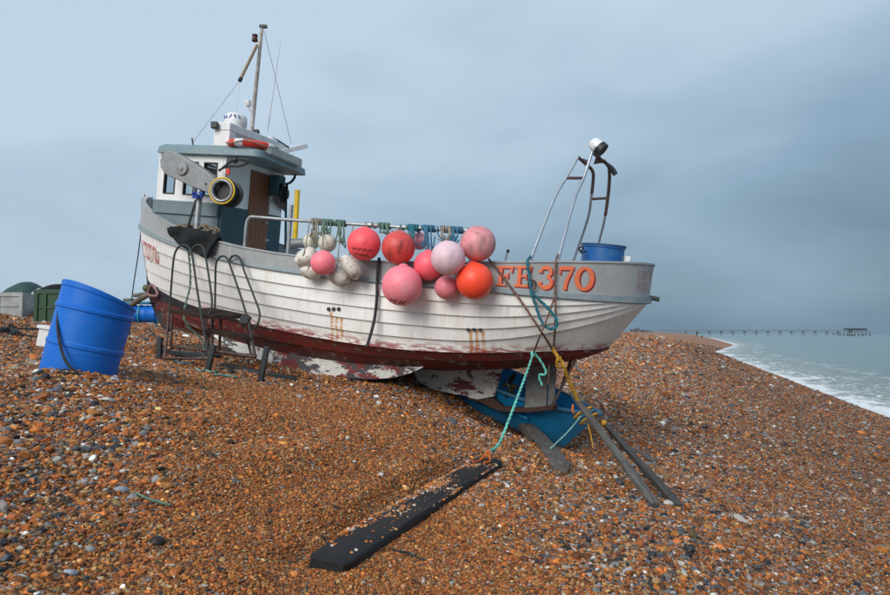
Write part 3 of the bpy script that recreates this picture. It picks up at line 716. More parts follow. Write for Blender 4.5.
# aft wall, white above and dark teal below, with the wooden door
DP0, DP1 = .16, -.39
mb = MB(); addbox(mb, UA - .04, UA, HP, DP0 + .003, 1.425, 2.10); addbox(mb, UA - .04, UA, DP1 - .003, -HP, 1.425, 2.10); addbox(mb, UA - .04, UA, DP0 + .003, DP1 - .003, 2.025, 2.10)
part('aft_wall', mb, m_cream, boat, 30)
part('aft_lower_panel', wbox(UA - .045, UA + .004, HP + .006, DP0 + .003, .43, 1.423), m_teal, boat, 30)
part('aft_lower_panel', wbox(UA - .045, UA + .004, DP1 - .003, -HP - .006, .43, 1.423), m_teal, boat, 30)
door = None
for k in range(5):
    a = DP0 + (DP1 - DP0) * k / 5 - .0015; b = DP0 + (DP1 - DP0) * (k + 1) / 5 + .0015
    q = part('door' if k == 0 else 'door_board', wbox(UA - .035, UA + .012, a, b, .44, 2.02), m_doorwood, boat if k == 0 else door, 30, .004)
    if k == 0: door = q
part('door_handle', MB().tube([W(UA + .012, -.33, 1.28), W(UA + .05, -.33, 1.28), W(UA + .05, -.24, 1.28)], .011, 8), m_stainless, door)
for hw in (1.62, 1.0): part('hinge', wbox(UA + .013, UA + .022, DP1 + .05, DP1 - .05, hw, hw + .035), m_galv, door, 30)
# roof with a rounded after edge
def roof_outline(ins, w):
    q = .16; A_, Bf, Fw, H_ = 2.33 - ins, 2.16 - ins, UF - .03 + ins, .85 - ins
    pts = [(Fw, -H_ + .02), (Fw, H_ - .02), (Fw + .02, H_)]
    for a in np.linspace(90, 5, 8): pts.append((A_ - q + q * math.cos(R(a)), H_ - q + q * math.sin(R(a))))
    for a in np.linspace(-5, -90, 8): pts.append((Bf - q + q * math.cos(R(a)), -H_ + q + q * math.sin(R(a))))
    pts.append((Fw + .02, -H_)); return [W(u, p, w) for u, p in pts]
rings = [roof_outline(.05, 2.102), roof_outline(.0, 2.112), roof_outline(.012, 2.20), roof_outline(.07, 2.245), roof_outline(.5, 2.262)]
roof = part('wheelhouse_roof', MB().loft(rings), m_roof, boat, 25)
# athwartships arch on the roof carrying the mast
AU = 1.66; ap, aq = Lu(214, 143, AU)[1], -.52
mb = MB(); ap = .79
addbox(mb, AU - .13, AU + .13, ap, ap - .15, 2.24, 2.46); addbox(mb, AU - .13, AU + .13, -ap + .15, -ap, 2.24, 2.46)
addbox(mb, AU - .13, AU + .13, ap, -ap, 2.462, 2.575)
arch = part('roof_arch', mb, m_cream, roof, 30, .012)
mt = [Lp(252, 126, 0), Lp(262, 27, 0)]; b_ = np.array([1.60, 0, 2.575])
mast = part('mast', MB().tube([W(*b_), W(*(b_ * .45 + mt[1] * .55)), W(*mt[1])], [.034, .030, .024], 12), m_mast, boat)
tpq = W(*mt[1])
part('mast_cap', MB().obox(tpq + np.array([.02, 0, .01]), (.055, 0, 0), (0, .03, 0), (0, 0, .018)), m_black, mast, 30)
def mpt(f): return W(*(b_ * (1 - f) + mt[1] * f))
q = mpt(.90); part('navigation_light', MB().lathe(q + np.array([-.09, 0, -.05]), (0, 0, 1), [(.045, 0), (.045, .03), (.038, .035), (.038, .075), (.045, .08), (.04, .1)], 14), worn('red_lamp_lens', (.10, .01, .01), (.05, .01, .01), 9), mast)
q = mpt(.28); part('floodlight', MB().lathe(q + np.array([-.09, 0, -.03]), (0, 0, 1), [(.03, 0), (.045, .02), (.045, .09), (.03, .1)], 14), m_whiteplastic, mast)
part('lamp_bracket', MB().tube([q + np.array([-.09, 0, -.03]), q + np.array([-.07, 0, -.09]), q + np.array([-.01, 0, -.08])], .008, 6), m_alu, mast)
for dx, f in ((.10, .02), (-.06, .33)):
    pass
q = mpt(.0); part('lamp', MB().obox(q + np.array([.075, 0, .03]), (.045, 0, 0), (0, .04, 0), (0, 0, .04)), m_black, mast, 30, .008)
q = W(AU - .07, ap + .04, 2.52); part('lamp', MB().obox(q + np.array([-.02, 0, 0]), (.045, 0, 0), (0, .04, 0), (0, 0, .045)), m_black, roof, 30, .008)
# derrick spar hung under the masthead, stays
s0, s1 = Lp(257, 45, .05), Lp(241, 78, .35)
part('spar', MB().tube([W(*s0), W(*s1)], .022, 10), worn('varnished_spar', (.36, .24, .14), (.25, .17, .10), 8), mast)
part('spar_end', MB().tube([W(*s1), W(*(s1 + (s1 - s0) * .08))], .03, 10), m_black, mast)
def wire(px0, p0, px1, p1, r=.005, sag=.0):
    a, b = W(*Lp(*px0, p0)), W(*Lp(*px1, p1)); return MB().tube([a, (a + b) / 2 - np.array([0, 0, sag]), b], r, 5)
part('forestay', wire((240, 80), .35, (192, 143), .7, .006), m_galv, boat)
part('stay', wire((264, 30), 0, (291, 143), -.2, .006), m_galv, boat)
part('whip_aerial', MB().tube([W(*Lp(267.5, 131, -.35)), W(*Lp(281, 38, -.35))], [.012, .004], 6), m_whiteplastic, boat)
part('whip_aerial', MB().tube([W(*Lp(235.5, 116, .1)), W(*Lp(243, 54, .1))], [.006, .003], 6), m_whiteplastic, boat)
# radar dome with a scrawled blue mark
rc = np.array([AU - .02, .46, 2.60]); rcw = W(*rc); au = BM @ np.array([0, 0, 1.])
radar = part('radar_dome', MB().lathe(rcw, au, [(.10, -.12), (.16, 0), (.165, .05), (.155, .13), (.12, .165), (.04, .18), (.001, .182)], 28), m_whiteplastic, boat, 50)
for k in range(5):
    th = R(-150 + k * 22); pts = [rcw + au * (.09 + .03 * math.sin(k * 2.1 + j * 2)) + .1665 * (np.array([math.cos(th + j * .09), math.sin(th + j * .09), 0])) for j in range(3)]
    part('blue_mark', MB().tube(pts, .006, 5), m_bluecloth, radar)
# strip light and panel at the after edge of the roof
a, b = W(2.30, .66, 2.25), W(2.19, -.44, 2.25)
sl = part('strip_light', MB().beam(a, b, .13, .12, tuple(au)), worn('strip_light_case', (.50, .53, .50), (.40, .42, .40), 6), roof, 30, .015)
for f in (.03, .97): part('end_cap', MB().beam(a + (b - a) * f - (b - a) * .015, a + (b - a) * f + (b - a) * .015, .14, .13, tuple(au)), m_whiteplastic, sl, 30, .006)
a, b = W(*Lp(280, 152, -.5)), W(*Lp(306, 145.5, -.9))
part('flat_aerial', MB().beam(a, b, .10, .075, tuple(au)), m_whiteplastic, roof, 30, .01)
part('aerial_arm', MB().tube([W(*Lp(276, 139, -.45)), W(*Lp(289, 147.5, -.55))], .012, 6), m_black, roof)
part('roof_cleat', MB().tube([W(*Lp(193, 145, .7)), W(*Lp(192, 138, .7))], .012, 6), m_black, roof)
part('aerial_base', MB().lathe(W(AU + .04, -.40, 2.575), au, [(.06, 0), (.06, .05), (.04, .06)], 12), m_cream, roof, 30)
# machine and pulley on the starboard after corner
mq = Lu(278, 189, UA + .18)
mach = part('line_hauler', MB().obox(W(*Lu(277, 186, UA + .1)), BM @ np.array([.09, 0, 0]), BM @ np.array([0, .10, 0]), BM @ np.array([0, 0, .16])), m_teal_mach, boat, 30, .02)
c_ = W(*Lu(284, 194, UA + .26)); axp = BM @ np.array([.8, .6, 0.])
part('pulley', MB().lathe(c_ - axp * .05, axp, [(.10, 0), (.17, .01), (.12, .05), (.17, .09), (.10, .10)], 20), m_black, mach, 40)
part('pulley_hub', MB().lathe(c_ - axp * .07, axp, [(.07, 0), (.07, .02), (.07, .14), (.03, .15)], 16), m_teal_mach, mach, 40)
part('hauler_bracket', MB().hexa([W(*Lu(x, y, u)) for u in (UA + .02, UA + .05) for x, y in ((276, 196), (283, 196), (287, 214), (275, 203))]), m_rustpipe, mach, 30)
part('hose', MB().tube(cr([W(*Lu(x, y, UA + .25)) for x, y in ((293, 170), (295, 176), (291, 182), (286, 184))]), .02, 8), m_black, mach)
part('bracket_post', MB().tube([W(*Lu(286, 200, UA + .3)), W(*Lu(285.5, 249, UA + .3))], .02, 8), m_teal, mach)
# black cable loop and red tag by the near after corner
cq = [W(*Lp(x, y, .86)) for x, y in ((219, 170), (228, 166.5), (240, 166), (248, 162.5), (246, 159.5), (234, 160), (226, 165), (219, 171))]
part('cable', MB().tube(cr(cq, 5), .014, 6), m_black, boat)
part('cable_knot', MB().ball(W(*Lp(235, 160, .86)), .045, 12, 8), m_black, boat)
part('red_tag', MB().obox(W(*Lp(228, 171.5, .86)), BM @ np.array([.025, 0, .01]), BM @ np.array([0, .01, 0]), BM @ np.array([-.01, 0, .04])), m_lifering, boat, 30)

# --- rails and posts
rp = [Lp(244.5, 246, 1.25), Lp(246.5, 224, 1.25), Lp(250, 217.5, 1.25), Lp(256, 217, 1.25), Lp(290, 219.8, 1.25), Lp(345, 223.5, 1.27), Lp(400, 227, 1.28), Lp(440, 229, 1.28), Lp(478, 231, 1.28)]
rail = part('handrail', MB().tube([W(*q) for q in cr(rp, 4)], .0215, 10), m_galv, boat, 60)
part('rail_post', MB().tube([W(*Lp(291.5, 205, 1.22)), W(*Lp(287.5, 258, 1.22))], .027, 10), m_galv, rail)
part('rail_post', MB().tube([W(*Lp(398, 227, 1.28)), W(*Lp(398, 268, 1.28))], .02, 10), m_galv, rail)
part('rail_post', MB().tube([W(*Lp(470, 230.5, 1.28)), W(*Lp(470, 272, 1.28))], .02, 10), m_galv, rail)
part('rail_clamp', MB().lathe(W(*Lp(370, 225, 1.28)) - BM @ np.array([.03, 0, 0]), BM @ np.array([1., 0, 0]), [(.035, 0), (.035, .06)], 12), m_galv, rail)
part('yellow_post', MB().tube([W(*Lp(297.5, 190, .2)), W(*Lp(294.5, 248, .2))], .038, 12), m_yellow, boat)
part('exhaust_pipe', MB().tube([W(*Lp(290, 243.5, .9)), W(*Lp(306, 243, .9))], .065, 14), m_alu, boat)
part('bow_fairlead', MB().tube(cr([W(*Lp(x, y, p)) for x, y, p in ((144.5, 203, 0), (144.5, 196, 0), (146.5, 194.5, 0), (148, 198, 0))], 4), .012, 6), m_galv, boat)
part('bow_fairlead', MB().tube(cr([W(*Lp(x, y, p)) for x, y, p in ((150, 203, -.2), (151.5, 197, -.2), (153, 199, -.2))], 4), .012, 6), m_galv, boat)
part('stern_tiller_stub', MB().tube([W(*Lp(647, 297, 0)), W(*Lp(659.5, 299.5, 0))], .03, 10), worn('dark_green_stub', (.03, .05, .04), (.05, .06, .05), 6), boat)
part('ring_bolt', MB().tube(cr([W(*Lp(x, y, 1.36)) for x, y in ((532, 280), (535.5, 282.5), (535, 288), (531, 289), (528.5, 285), (529, 281.5))], 4, True), .012, 6, loop=True), m_rustpipe, boat)
part('stern_pin', MB().tube([W(*Lp(505, 262, 1.15)), W(*Lp(507.5, 252, 1.15))], .010, 6), m_galv, boat)
part('pin_knob', MB().ball(W(*Lp(508, 251, 1.15)), .022, 10, 7), m_black, boat)

# --- stern gantry
gantry = None
legs = [([(529, 268), (531, 258.5), (554, 199), (566, 178), (578, 157)], 1.12, .42, m_stainless), ([(556.5, 268), (558, 260), (574, 200.5), (583.5, 178), (592, 152)], 1.08, .36, m_stainless),
        ([(571, 268), (574, 259), (587.5, 219.5), (591, 199), (593.3, 178), (592.5, 171), (589.5, 167)], -.85, -.30, m_stainless), ([(594, 268), (597, 250), (604, 222), (607.8, 198), (609.5, 178), (609, 165)], -.85, -.38, m_stainless)]
LEG = []
for i, (pp, pa, pb, m_) in enumerate(legs):
    n = len(pp); q = [Lp(x, y, pa + (pb - pa) * min(1, max(0, (268 - y) / 110))) for x, y in pp]; LEG.append(q)
    g_ = part('gantry' if i == 0 else 'gantry_leg', MB().tube([W(*k) for k in cr(q, 4)], .0195, 10), m_, boat if i == 0 else gantry, 60)
    if i == 0: gantry = g_
for i, k in ((2, 3), (3, 2)):
    sub = [q for q in cr(LEG[i], 4) if q[2] > LEG[i][k][2]]
    part('rusty_leg_top', MB().tube([W(*q) for q in sub], .0225, 10), m_rustpipe, gantry, 60)
part('rung', MB().tube([W(*LEG[0][3]), W(*LEG[1][3])], .018, 8), m_rustpipe, gantry)
part('rung', MB().tube([W(*LEG[2][3]), W(*LEG[3][3])], .018, 8), m_rustpipe, gantry)
T1, T2, T3, T4 = LEG[0][-1], LEG[1][-1], LEG[2][-1], LEG[3][-1]
part('head_plate', MB().add([W(*q) for q in (T1, Lp(589, 166, .3), Lp(588.5, 160, 0), Lp(583, 160, .1))] + [W(*(np.array(q) - np.array([0, 0, .015]))) for q in (T1, Lp(589, 166, .3), Lp(588.5, 160, 0), Lp(583, 160, .1))],
     [(0, 1, 2, 3), (7, 6, 5, 4), (0, 4, 5, 1), (1, 5, 6, 2), (2, 6, 7, 3), (3, 7, 4, 0)]), m_rustpipe, gantry, 30)
hp = [Lp(597, 153, .1), Lp(593.5, 164, .2), Lp(603, 162.5, -.25), Lp(604.5, 160.5, -.3)]
part('head_plate', MB().add([W(*q) for q in hp] + [W(*(q + np.array([.0, -.02, -.0]))) for q in hp], [(0, 1, 2, 3), (7, 6, 5, 4), (0, 4, 5, 1), (1, 5, 6, 2), (2, 6, 7, 3), (3, 7, 4, 0)]), m_rustpipe, gantry, 30)
part('crossbar', MB().tube([W(*T1), W(*Lp(587, 165, .3)), W(*T3)], .02, 8), m_rustpipe, gantry)
part('crossbar', MB().tube([W(*T2), W(*Lp(604, 162, -.3)), W(*T4)], .02, 8), m_rustpipe, gantry)
part('roller_guard', MB().tube(cr([W(*Lp(x, y, -.3)) for x, y in ((603.5, 160), (607, 164), (612, 169), (615.5, 174.5))], 4), [.02, .02, .02, .02, .024, .028, .032, .034, .036, .036, .036, .036, .034], 8), m_black, gantry)
lc = W(*Lp(597.5, 146.5, 0.05)); la = W(*Lp(604, 152.5, .06)) - lc; la /= np.linalg.norm(la)
lamp = part('deck_lamp', MB().lathe(lc - la * .11, la, [(.001, -.0), (.05, .005), (.076, .03), (.086, .08), (.094, .14), (.096, .16), (.085, .165)], 24, False), m_whiteplastic, gantry, 50)
part('lamp_lens', MB().lathe(lc - la * .11, la, [(.097, .13), (.102, .135), (.102, .20), (.09, .205), (.07, .195), (.001, .19)], 24), m_black, lamp, 40)
part('lamp_bracket', MB().tube([lc - la * .02, W(*T2)], .016, 8), m_galv, lamp)

# --- net hauler on the port side forward
def hull_plate(poly, p0, p1, n=1):
    m = MB(); a = [W(*Lp(x, y, p0)) for x, y in poly]; k = len(a); sh_ = BM @ np.array([0, (p0 - p1), 0.]); b = [q + sh_ for q in a]
    m.add(a + b, [tuple(range(k)), tuple(reversed(range(k, 2 * k)))] + [(i, k + i, k + (i + 1) % k, (i + 1) % k) for i in range(k)]); return m
arm = []
for a in np.linspace(112, 290, 14): arm.append((172 + 12.2 * math.cos(R(a)), 163 - 12.2 * math.sin(R(a)) * -1))
arm = [(172 - 11.5 * math.cos(R(a)) , 163.5 - 13.2 * math.sin(R(a))) for a in np.linspace(-48, 62, 14)]
arm = [(163.5, 172.5), (160.2, 166.5), (159.8, 160), (161.8, 154), (165.5, 150.8), (170, 150.4), (175, 152.5), (193, 162.5), (207, 172), (216.5, 181), (219, 184), (213, 195.5), (205, 191.8), (190, 186), (178, 180), (168, 176)]
ha = part('net_hauler', hull_plate(arm, 1.16, 1.02), m_alu, boat, 30, .012)
c_ = W(*Lp(182.5, 168.5, 1.16)); pv = BM @ np.array([0, -1., 0]); part('hauler_boss', MB().lathe(c_, pv, [(.095, -.01), (.095, .02), (.085, .03), (.035, .034), (.03, .05), (.01, .052)], 24), m_alu, ha, 35)
c2 = W(*Lp(206, 184, 1.16)); part('bolt_hole', MB().lathe(c2, pv, [(.018, -.005), (.018, .004), (.001, .0045)], 12), m_black, ha)
c3 = W(*Lp(223, 191, 1.16)); dax = pv + BM @ np.array([.18, 0, .03]); dax /= np.linalg.norm(dax)
part('drum', MB().lathe(c3, dax, [(.13, -.22), (.15, -.18), (.135, -.02), (.15, .0), (.155, .05), (.14, .055), (.125, .05), (.12, -.0), (.118, -.02)], 30, False), m_alu, ha, 35)
part('drum_dark_disc', MB().lathe(c3, dax, [(.001, -.05), (.117, -.05), (.117, .0), (.112, .0), (.11, -.045), (.001, -.046)], 24), m_black, ha, 35)  # black disc added inside so the drum's hollow looks dark
part('drum_backing', MB().lathe(c3 - dax * .12 + BM @ np.array([.05, 0, -.02]), dax, [(.10, -.04), (.18, -.03), (.18, .02), (.13, .03)], 30), m_black, ha, 35)
ringp = [c3 + dax * .03 + .173 * (math.cos(x) * np.cross(dax, (0, 0, 1)) + math.sin(x) * np.cross(dax, np.cross(dax, (0, 0, 1)))) for x in np.linspace(0, 2 * math.pi, 36, endpoint=False)]
part('yellow_hose_ring', MB().tube(ringp, .0115, 8, loop=True), m_yellow, ha, 60)
part('drum_rubber', MB().tube([q - dax * .05 + (q - c3) * -.08 for q in ringp], .03, 8, loop=True), m_black, ha, 60)
part('hauler_post', MB().tube([W(*Lp(200, 190, 1.1)), W(*Lp(195, 245, 1.15))], .042, 12), m_galv, ha)
part('hauler_brace', MB().tube([W(*Lp(196, 200, 1.14)), W(*Lp(184, 240, 1.2))], .018, 8), m_black, ha)
rgx = [W(*Lp(198 + 4.5 * math.cos(a) + random.uniform(-1.2, 1.2), 195 + 2.6 * math.sin(a * 1.7), 1.17 + .05 * math.sin(a * 3))) for a in np.linspace(0, 17, 40)]
part('blue_binding', MB().tube(cr(rgx, 3), .014, 5), m_bluecloth, ha)
#THINGS
# ================================================================== things on and against the boat
def skin_mat(name, c, dirt, amt=.5, fade=None):
    t = NT(name); n1 = t.noise(4.5, 7, .7, None, .6); n2 = t.noise(16, 6, .7); n3 = t.noise(60, 3)
    cc = t.mix(t.math('MULTIPLY', t.step(n1, .43, .66), amt), c, dirt)
    cc = t.mix(t.math('MULTIPLY', t.step(n2, .55, .66), amt * .7), cc, tuple(a * .35 for a in dirt))
    if fade: cc = t.mix(t.math('MULTIPLY', t.step(t.noise(2.2, 3), .4, .65), .6), cc, fade)
    t.bump(n2, .12, .006); t.put(.12, t.b.inputs['Subsurface Weight']) if 'Subsurface Weight' in t.b.inputs else None
    t.b.inputs['Subsurface Radius'].default_value = (.06, .02, .02)
    return t.fin(cc, t.math('MULTIPLY_ADD', n3, .2, .36))
m_marker = worn('black_marker', (.015, .012, .012), (.05, .03, .03), 30, .5, .7, .7)
def buoy(px, py, rpx, p, c, dirt, amt, label, top, rope, fade=None, group='net buoys lashed along the rail', marks=None, squash=1.08):
    q = Lp(px, py, p); c_ = W(*q); depth = c_[1]; r = rpx * depth / F
    tq = W(*top); axd = tq - c_; axd /= np.linalg.norm(axd)
    axd = axd * .6 + np.array([0, -.1, .55]); axd /= np.linalg.norm(axd)
    b = thing('buoy', label, 'buoy', c_ - np.array([0, 0, r]), group)
    prof = [(max(1e-4, r * math.sin(t)), -r * math.cos(t)) for t in np.linspace(.02, 2.86, 18)] + [(r * .24, r * .985), (r * .19, r * 1.06), (r * .12, r * 1.075), (.0005, r * 1.075)]
    part('ball', MB().lathe(c_, axd, prof, 32), skin_mat('buoy_skin', c, dirt, amt, fade), b, 60)
    e_ = c_ + axd * r * 1.1
    mid = (e_ + tq) / 2 + np.array([random.uniform(-.03, .03), -.03, -.02])
    part('lanyard', MB().tube(cr([c_ + axd * r * 1.0, e_, mid, tq], 4), .009, 6), rope, b, 60)
    loop = [tq + .034 * (math.cos(a) * (BM @ np.array([0, 1., 0])) + math.sin(a) * (BM @ np.array([0, 0, 1.]))) + (BM @ np.array([.012 * a - .04, 0, 0])) for a in np.linspace(0, 6.28 * 2.5, 30)]
    part('hitch', MB().tube(loop, .009, 5), rope, b, 60)
    if marks:
        for strokes in marks:
            pts = [c_ + ((ray(x, y) / np.linalg.norm(ray(x, y))) * 0) for x, y in strokes]
            out = []
            for x, y in strokes:
                d = ray(x, y); d = d / np.linalg.norm(d); oc = EYE - c_; bq = oc @ d; disc = bq * bq - (oc @ oc - r * r)
                out.append(EYE + d * (-bq - math.sqrt(max(disc, 0))))
            part('marking', MB().tube(out, .006, 4), m_marker, b, None)
    return b
def rl(px, p=1.28): return Lp(px, np.interp(px, [290, 345, 400, 440, 478], [219.8, 223.5, 227, 229, 231]), p)
coral, pink, orange = (.85, .075, .075), (.80, .20, .24), (.92, .045, .018)
scr = lambda x0, x1, y, s: [[(x, y + s * (x - x0) + (1.1 if k % 2 else -1.1)), (x + 1.3, y + s * (x - x0) + (-1.0 if k % 2 else 1.2))] for k, x in enumerate(np.arange(x0, x1, 2.3))]
buoy(364, 244, 17, 1.52, (.95, .10, .12), (.70, .07, .08), .35, 'bright coral red buoy with black writing, leftmost of the big red ones', rl(368), m_rope_pale, marks=scr(352, 372, 248, .14) + scr(353, 369, 253.5, .16))
buoy(398.5, 247.5, 17, 1.53, (.68, .075, .065), (.15, .025, .025), .7, 'dark dirty red buoy just right of the bright coral one', rl(402), m_rope_green)
buoy(402, 285.5, 20.5, 1.64, (.92, .23, .29), (.80, .34, .38), .45, 'largest pink buoy hanging lowest, black letters on its underside', rl(411), m_rope_green, (.80, .30, .33), marks=[[(390.5, 302), (391.5, 298.5)], [(391.5, 298.5), (394.5, 301.8)], [(394.5, 301.8), (396, 299)], [(399.5, 304.3), (400.5, 301)], [(400.5, 301), (403.5, 304)], [(403.5, 304), (405, 301)]])
buoy(428.5, 265.5, 15, 1.42, (.95, .14, .19), (.70, .08, .1), .3, 'coral pink buoy half hidden behind the pale lilac one', rl(427), m_rope_blue)
buoy(448, 258, 17.5, 1.74, (.76, .53, .59), (.50, .36, .40), .5, 'pale washed-out lilac pink buoy in the middle of the right-hand cluster', rl(436), m_rope_blue)
buoy(478, 243.5, 18, 1.50, (.74, .28, .30), (.14, .07, .07), .85, 'faded pink buoy with dark stains sitting highest at the rail end', rl(474, 1.26), m_rope_pale, (.65, .36, .37))
buoy(446.5, 287.5, 12, 1.50, (.78, .23, .27), (.50, .16, .18), .5, 'small dusty pink buoy tucked under the pale lilac one', rl(452), m_rope_pale)
buoy(474.5, 281, 18.7, 1.58, (1.0, .085, .035), (.85, .06, .03), .3, 'vivid orange red buoy beside the letter F', rl(464), m_rope_blue)
buoy(323, 263, 12.6, 1.72, (.95, .22, .27), (.80, .18, .22), .35, 'small pink buoy hanging among the white floats', rl(322), m_rope_pale)
buoy(419.5, 241, 9, 1.12, (.76, .33, .40), (.55, .25, .3), .4, 'pale pink buoy mostly hidden behind the rail and ropes', rl(418), m_rope_blue)
whitec, whited = (.62, .60, .52), (.30, .26, .20)
buoy(311.5, 241.5, 8.6, 1.26, (.66, .63, .52), whited, .3, 'cream float nearest the yellow post on the handrail', rl(314), m_rope_green, group='pale floats on the rail')
buoy(327.5, 243, 9.3, 1.34, (.62, .58, .48), whited, .4, 'cream float under the green twine right of its twin', rl(329), m_rope_green, group='pale floats on the rail')
def lump(px, py, a_px, b_px, ang, p, label):
    c_ = W(*Lp(px, py, p)); k = c_[1] / F; b = thing('worn_float', label, 'float', c_ - np.array([0, 0, b_px * k]), 'chewed white foam floats')
    ax = np.array([math.cos(R(ang)), 0, -math.sin(R(ang))]); prof = []
    a_, b2 = a_px * k, b_px * k
    mb = MB(); mb.lathe(c_, ax, [(.012, -a_ * .9), (b2 * .62, -a_ * .98), (b2 * .92, -a_ * .55), (b2, 0), (b2 * .95, a_ * .55), (b2 * .7, a_ * .95), (b2 * .2, a_), (.012, a_ * .9)], 26)
    mb.v = [tuple(np.array(v) + (np.array(v) - c_) * .07 * (math.sin(31 * v[0] + 17 * v[2]) + math.sin(23 * v[1] + 41 * v[2] + px))) for v in mb.v]
    part('body', mb, skin_mat('foam_float', (.66, .63, .56), (.24, .20, .15), .8), b, 70)
    part('cord', MB().tube(cr([c_ - ax * a_, c_ + np.array([-.02, -b2 * .9, .05]), W(*rl(px + 2))], 5), .008, 5), m_rope_pale, b, 60)
lump(307.5, 257, 11, 9, -25, 1.50, 'worn white foam float left of the small pink buoy')
lump(311.5, 272, 9, 8, 15, 1.48, 'worn white foam float below and left of the small pink buoy')
lump(339, 276.5, 11.5, 9.5, 35, 1.52, 'lowest and dirtiest of the worn white foam floats')
lump(351, 267, 12, 9, 55, 1.60, 'worn white foam float just below the bright coral buoy')
# loose bunches of twine hitched round the rail
def twine(px, label, m_, n=7, drop=18, p=1.33):
    base = W(*rl(px)); mb = MB()
    for k in range(n):
        x = px + random.uniform(-4, 4); y0 = np.interp(px, [290, 478], [220, 231])
        pts = [W(*Lp(x, y0 - 2, p)), W(*Lp(x + random.uniform(-1.5, 1.5), y0 + drop * .4, p + .05)), W(*Lp(x + random.uniform(-4, 4), y0 + drop * random.uniform(.6, 1.1), p + .04)), W(*Lp(x + random.uniform(-5, 5), y0 + drop * random.uniform(.3, .7), p + .06))]
        mb.tube(cr(pts, 4), .008, 5)
    hit = [base + .036 * (math.cos(a) * (BM @ np.array([0, 1., 0])) + math.sin(a) * (BM @ np.array([0, 0, 1.]))) + (BM @ np.array([.0045 * a - .06, 0, 0])) for a in np.linspace(0, 6.28 * 5, 60)]
    mb.tube(hit, .011, 5)
    solo('twine_bunch', mb, m_, label, 'rope', None, 'twine hitched to the handrail', 60)
twine(316, 'pale twine hitched to the rail, nearest the yellow post', m_rope_pale, 6, 20)
twine(327, 'green twine bunch on the rail above the cream floats', m_rope_green, 8, 16)
twine(340, 'grey green twine bunch on the rail left of the bright coral buoy', m_rope_green, 8, 26)
twine(384, 'green twine knot standing up on the rail between the two big red buoys', m_rope_green, 5, 10)
twine(413, 'teal twine hanging from the rail beside the dark red buoy', m_rope_teal, 7, 26)
twine(428, 'blue twine hanging from the rail above the half hidden coral buoy', m_rope_blue, 7, 24)
twine(446, 'pale twine hitched to the rail above the lilac buoy', m_rope_pale, 6, 14)
twine(456, 'blue and pale twine on the rail next to the stained pink buoy', m_rope_blue, 6, 16)
mb = MB(); mb.tube(cr([W(*Lp(x, y, 1.4)) for x, y in ((388, 228), (392, 224), (394.5, 218), (396, 216))], 4), .012, 6)

# life ring lying on the roof
lr = Lw(252, 146.5, 2.29); lc = W(*lr); lu_, lv_ = BM @ np.array([1., 0, 0]), BM @ np.array([0, 1., 0])
ring = thing('lifebuoy', 'red lifebuoy with white bands lying on the wheelhouse roof', 'lifebuoy', lc - au * .05)
rr_ = .29
for k in range(4):
    for nm, a0, a1, m_ in (('red_segment', 12, 78, m_lifering), ('white_band', 78.5, 101.5, m_whiteplastic)):
        pts = [lc + rr_ * (math.cos(R(a + 90 * k)) * lu_ + math.sin(R(a + 90 * k)) * lv_) for a in np.linspace(a0, a1, 8)]
        part(nm, MB().tube(pts, .052 if nm[0] == 'r' else .054, 12), m_, ring, 60)
pts = [lc + (rr_ + .07) * (math.cos(a) * lu_ + math.sin(a) * lv_) + au * .02 * math.sin(4 * a) for a in np.linspace(0, 2 * math.pi, 40, endpoint=False)]
part('grab_line', MB().tube(pts, .008, 5, loop=True), m_rope_pale, ring, 60)

# blue tub standing at the stern
tc_ = Lp(602, 262, -.15); tcw = W(*tc_); 
tub = thing('plastic_tub', 'blue plastic tub standing on the deck at the stern', 'tub', W(tc_[0], tc_[1], .44))
h_ = W(*Lp(602, 246, -.15)); hh = np.linalg.norm(h_ - W(tc_[0], tc_[1], .44))
part('body', MB().lathe(W(tc_[0], tc_[1], .44), au, [(.22, 0), (.255, .03), (.272, hh * .5), (.27, hh - .03), (.285, hh - .025), (.285, hh), (.262, hh), (.255, hh - .02), (.245, .05)], 32), m_tubblue, tub, 40)
pts = [W(tc_[0], tc_[1], .44) + au * (hh + .005) + .283 * (math.cos(a) * lu_ + math.sin(a) * lv_) for a in np.linspace(0, 2 * math.pi, 36, endpoint=False)]
part('rim', MB().tube(pts, .012, 6, loop=True), worn('dark_blue_rim', (.01, .05, .12), (.02, .06, .12), 8), tub, 60)
part('lashing', MB().tube(cr([W(*Lp(x, y, .15)) for x, y in ((580, 252), (583, 249), (582, 246.5), (579, 249), (582, 253), (586, 250.5))], 4), .012, 6), m_rope_dark, tub, 60)
solo('foam_block', MB().obox(W(*Lp(627, 260, -.2)), lu_ * .05, lv_ * .06, au * .05), m_whiteplastic, 'scrap of white foam beside the blue tub at the stern', 'foam', None, None, 30, .02)

# black tarpaulin folded over the bulwark forward
top_ = [(170, 229), (180, 229), (190, 230), (200, 232), (212, 235), (219, 238)]; bot_ = [(173, 235.5), (178, 242), (186, 246.5), (195, 251), (204, 257), (210, 258.5)]
rows = []
for f in np.linspace(0, 1, 9):
    row = []
    for k in range(6):
        x = top_[k][0] * (1 - f) + bot_[k][0] * f; y = top_[k][1] * (1 - f) + bot_[k][1] * f
        q = Lf(x, y, lambda u: cG.p(u) + .03); q[1] += .02 + .025 * math.sin(k * 2.3 + f * 4); row.append(W(*q))
    rows.append(cr(row, 5))
inb = [[p - BM @ np.array([0, -.16 * g, .02 + .10 * g]) * np.array([1, 1, 1]) for p in rows[0]] for g in (1, .6, .3)]
mb = MB().loft(inb + rows, False, False)
o = solo('tarpaulin', mb, m_tarp, 'black tarpaulin folded over the bulwark below the net hauler', 'tarpaulin', None, None, 60)
sm = o.modifiers.new('thickness', 'SOLIDIFY'); sm.thickness = .035; sm.offset = 1
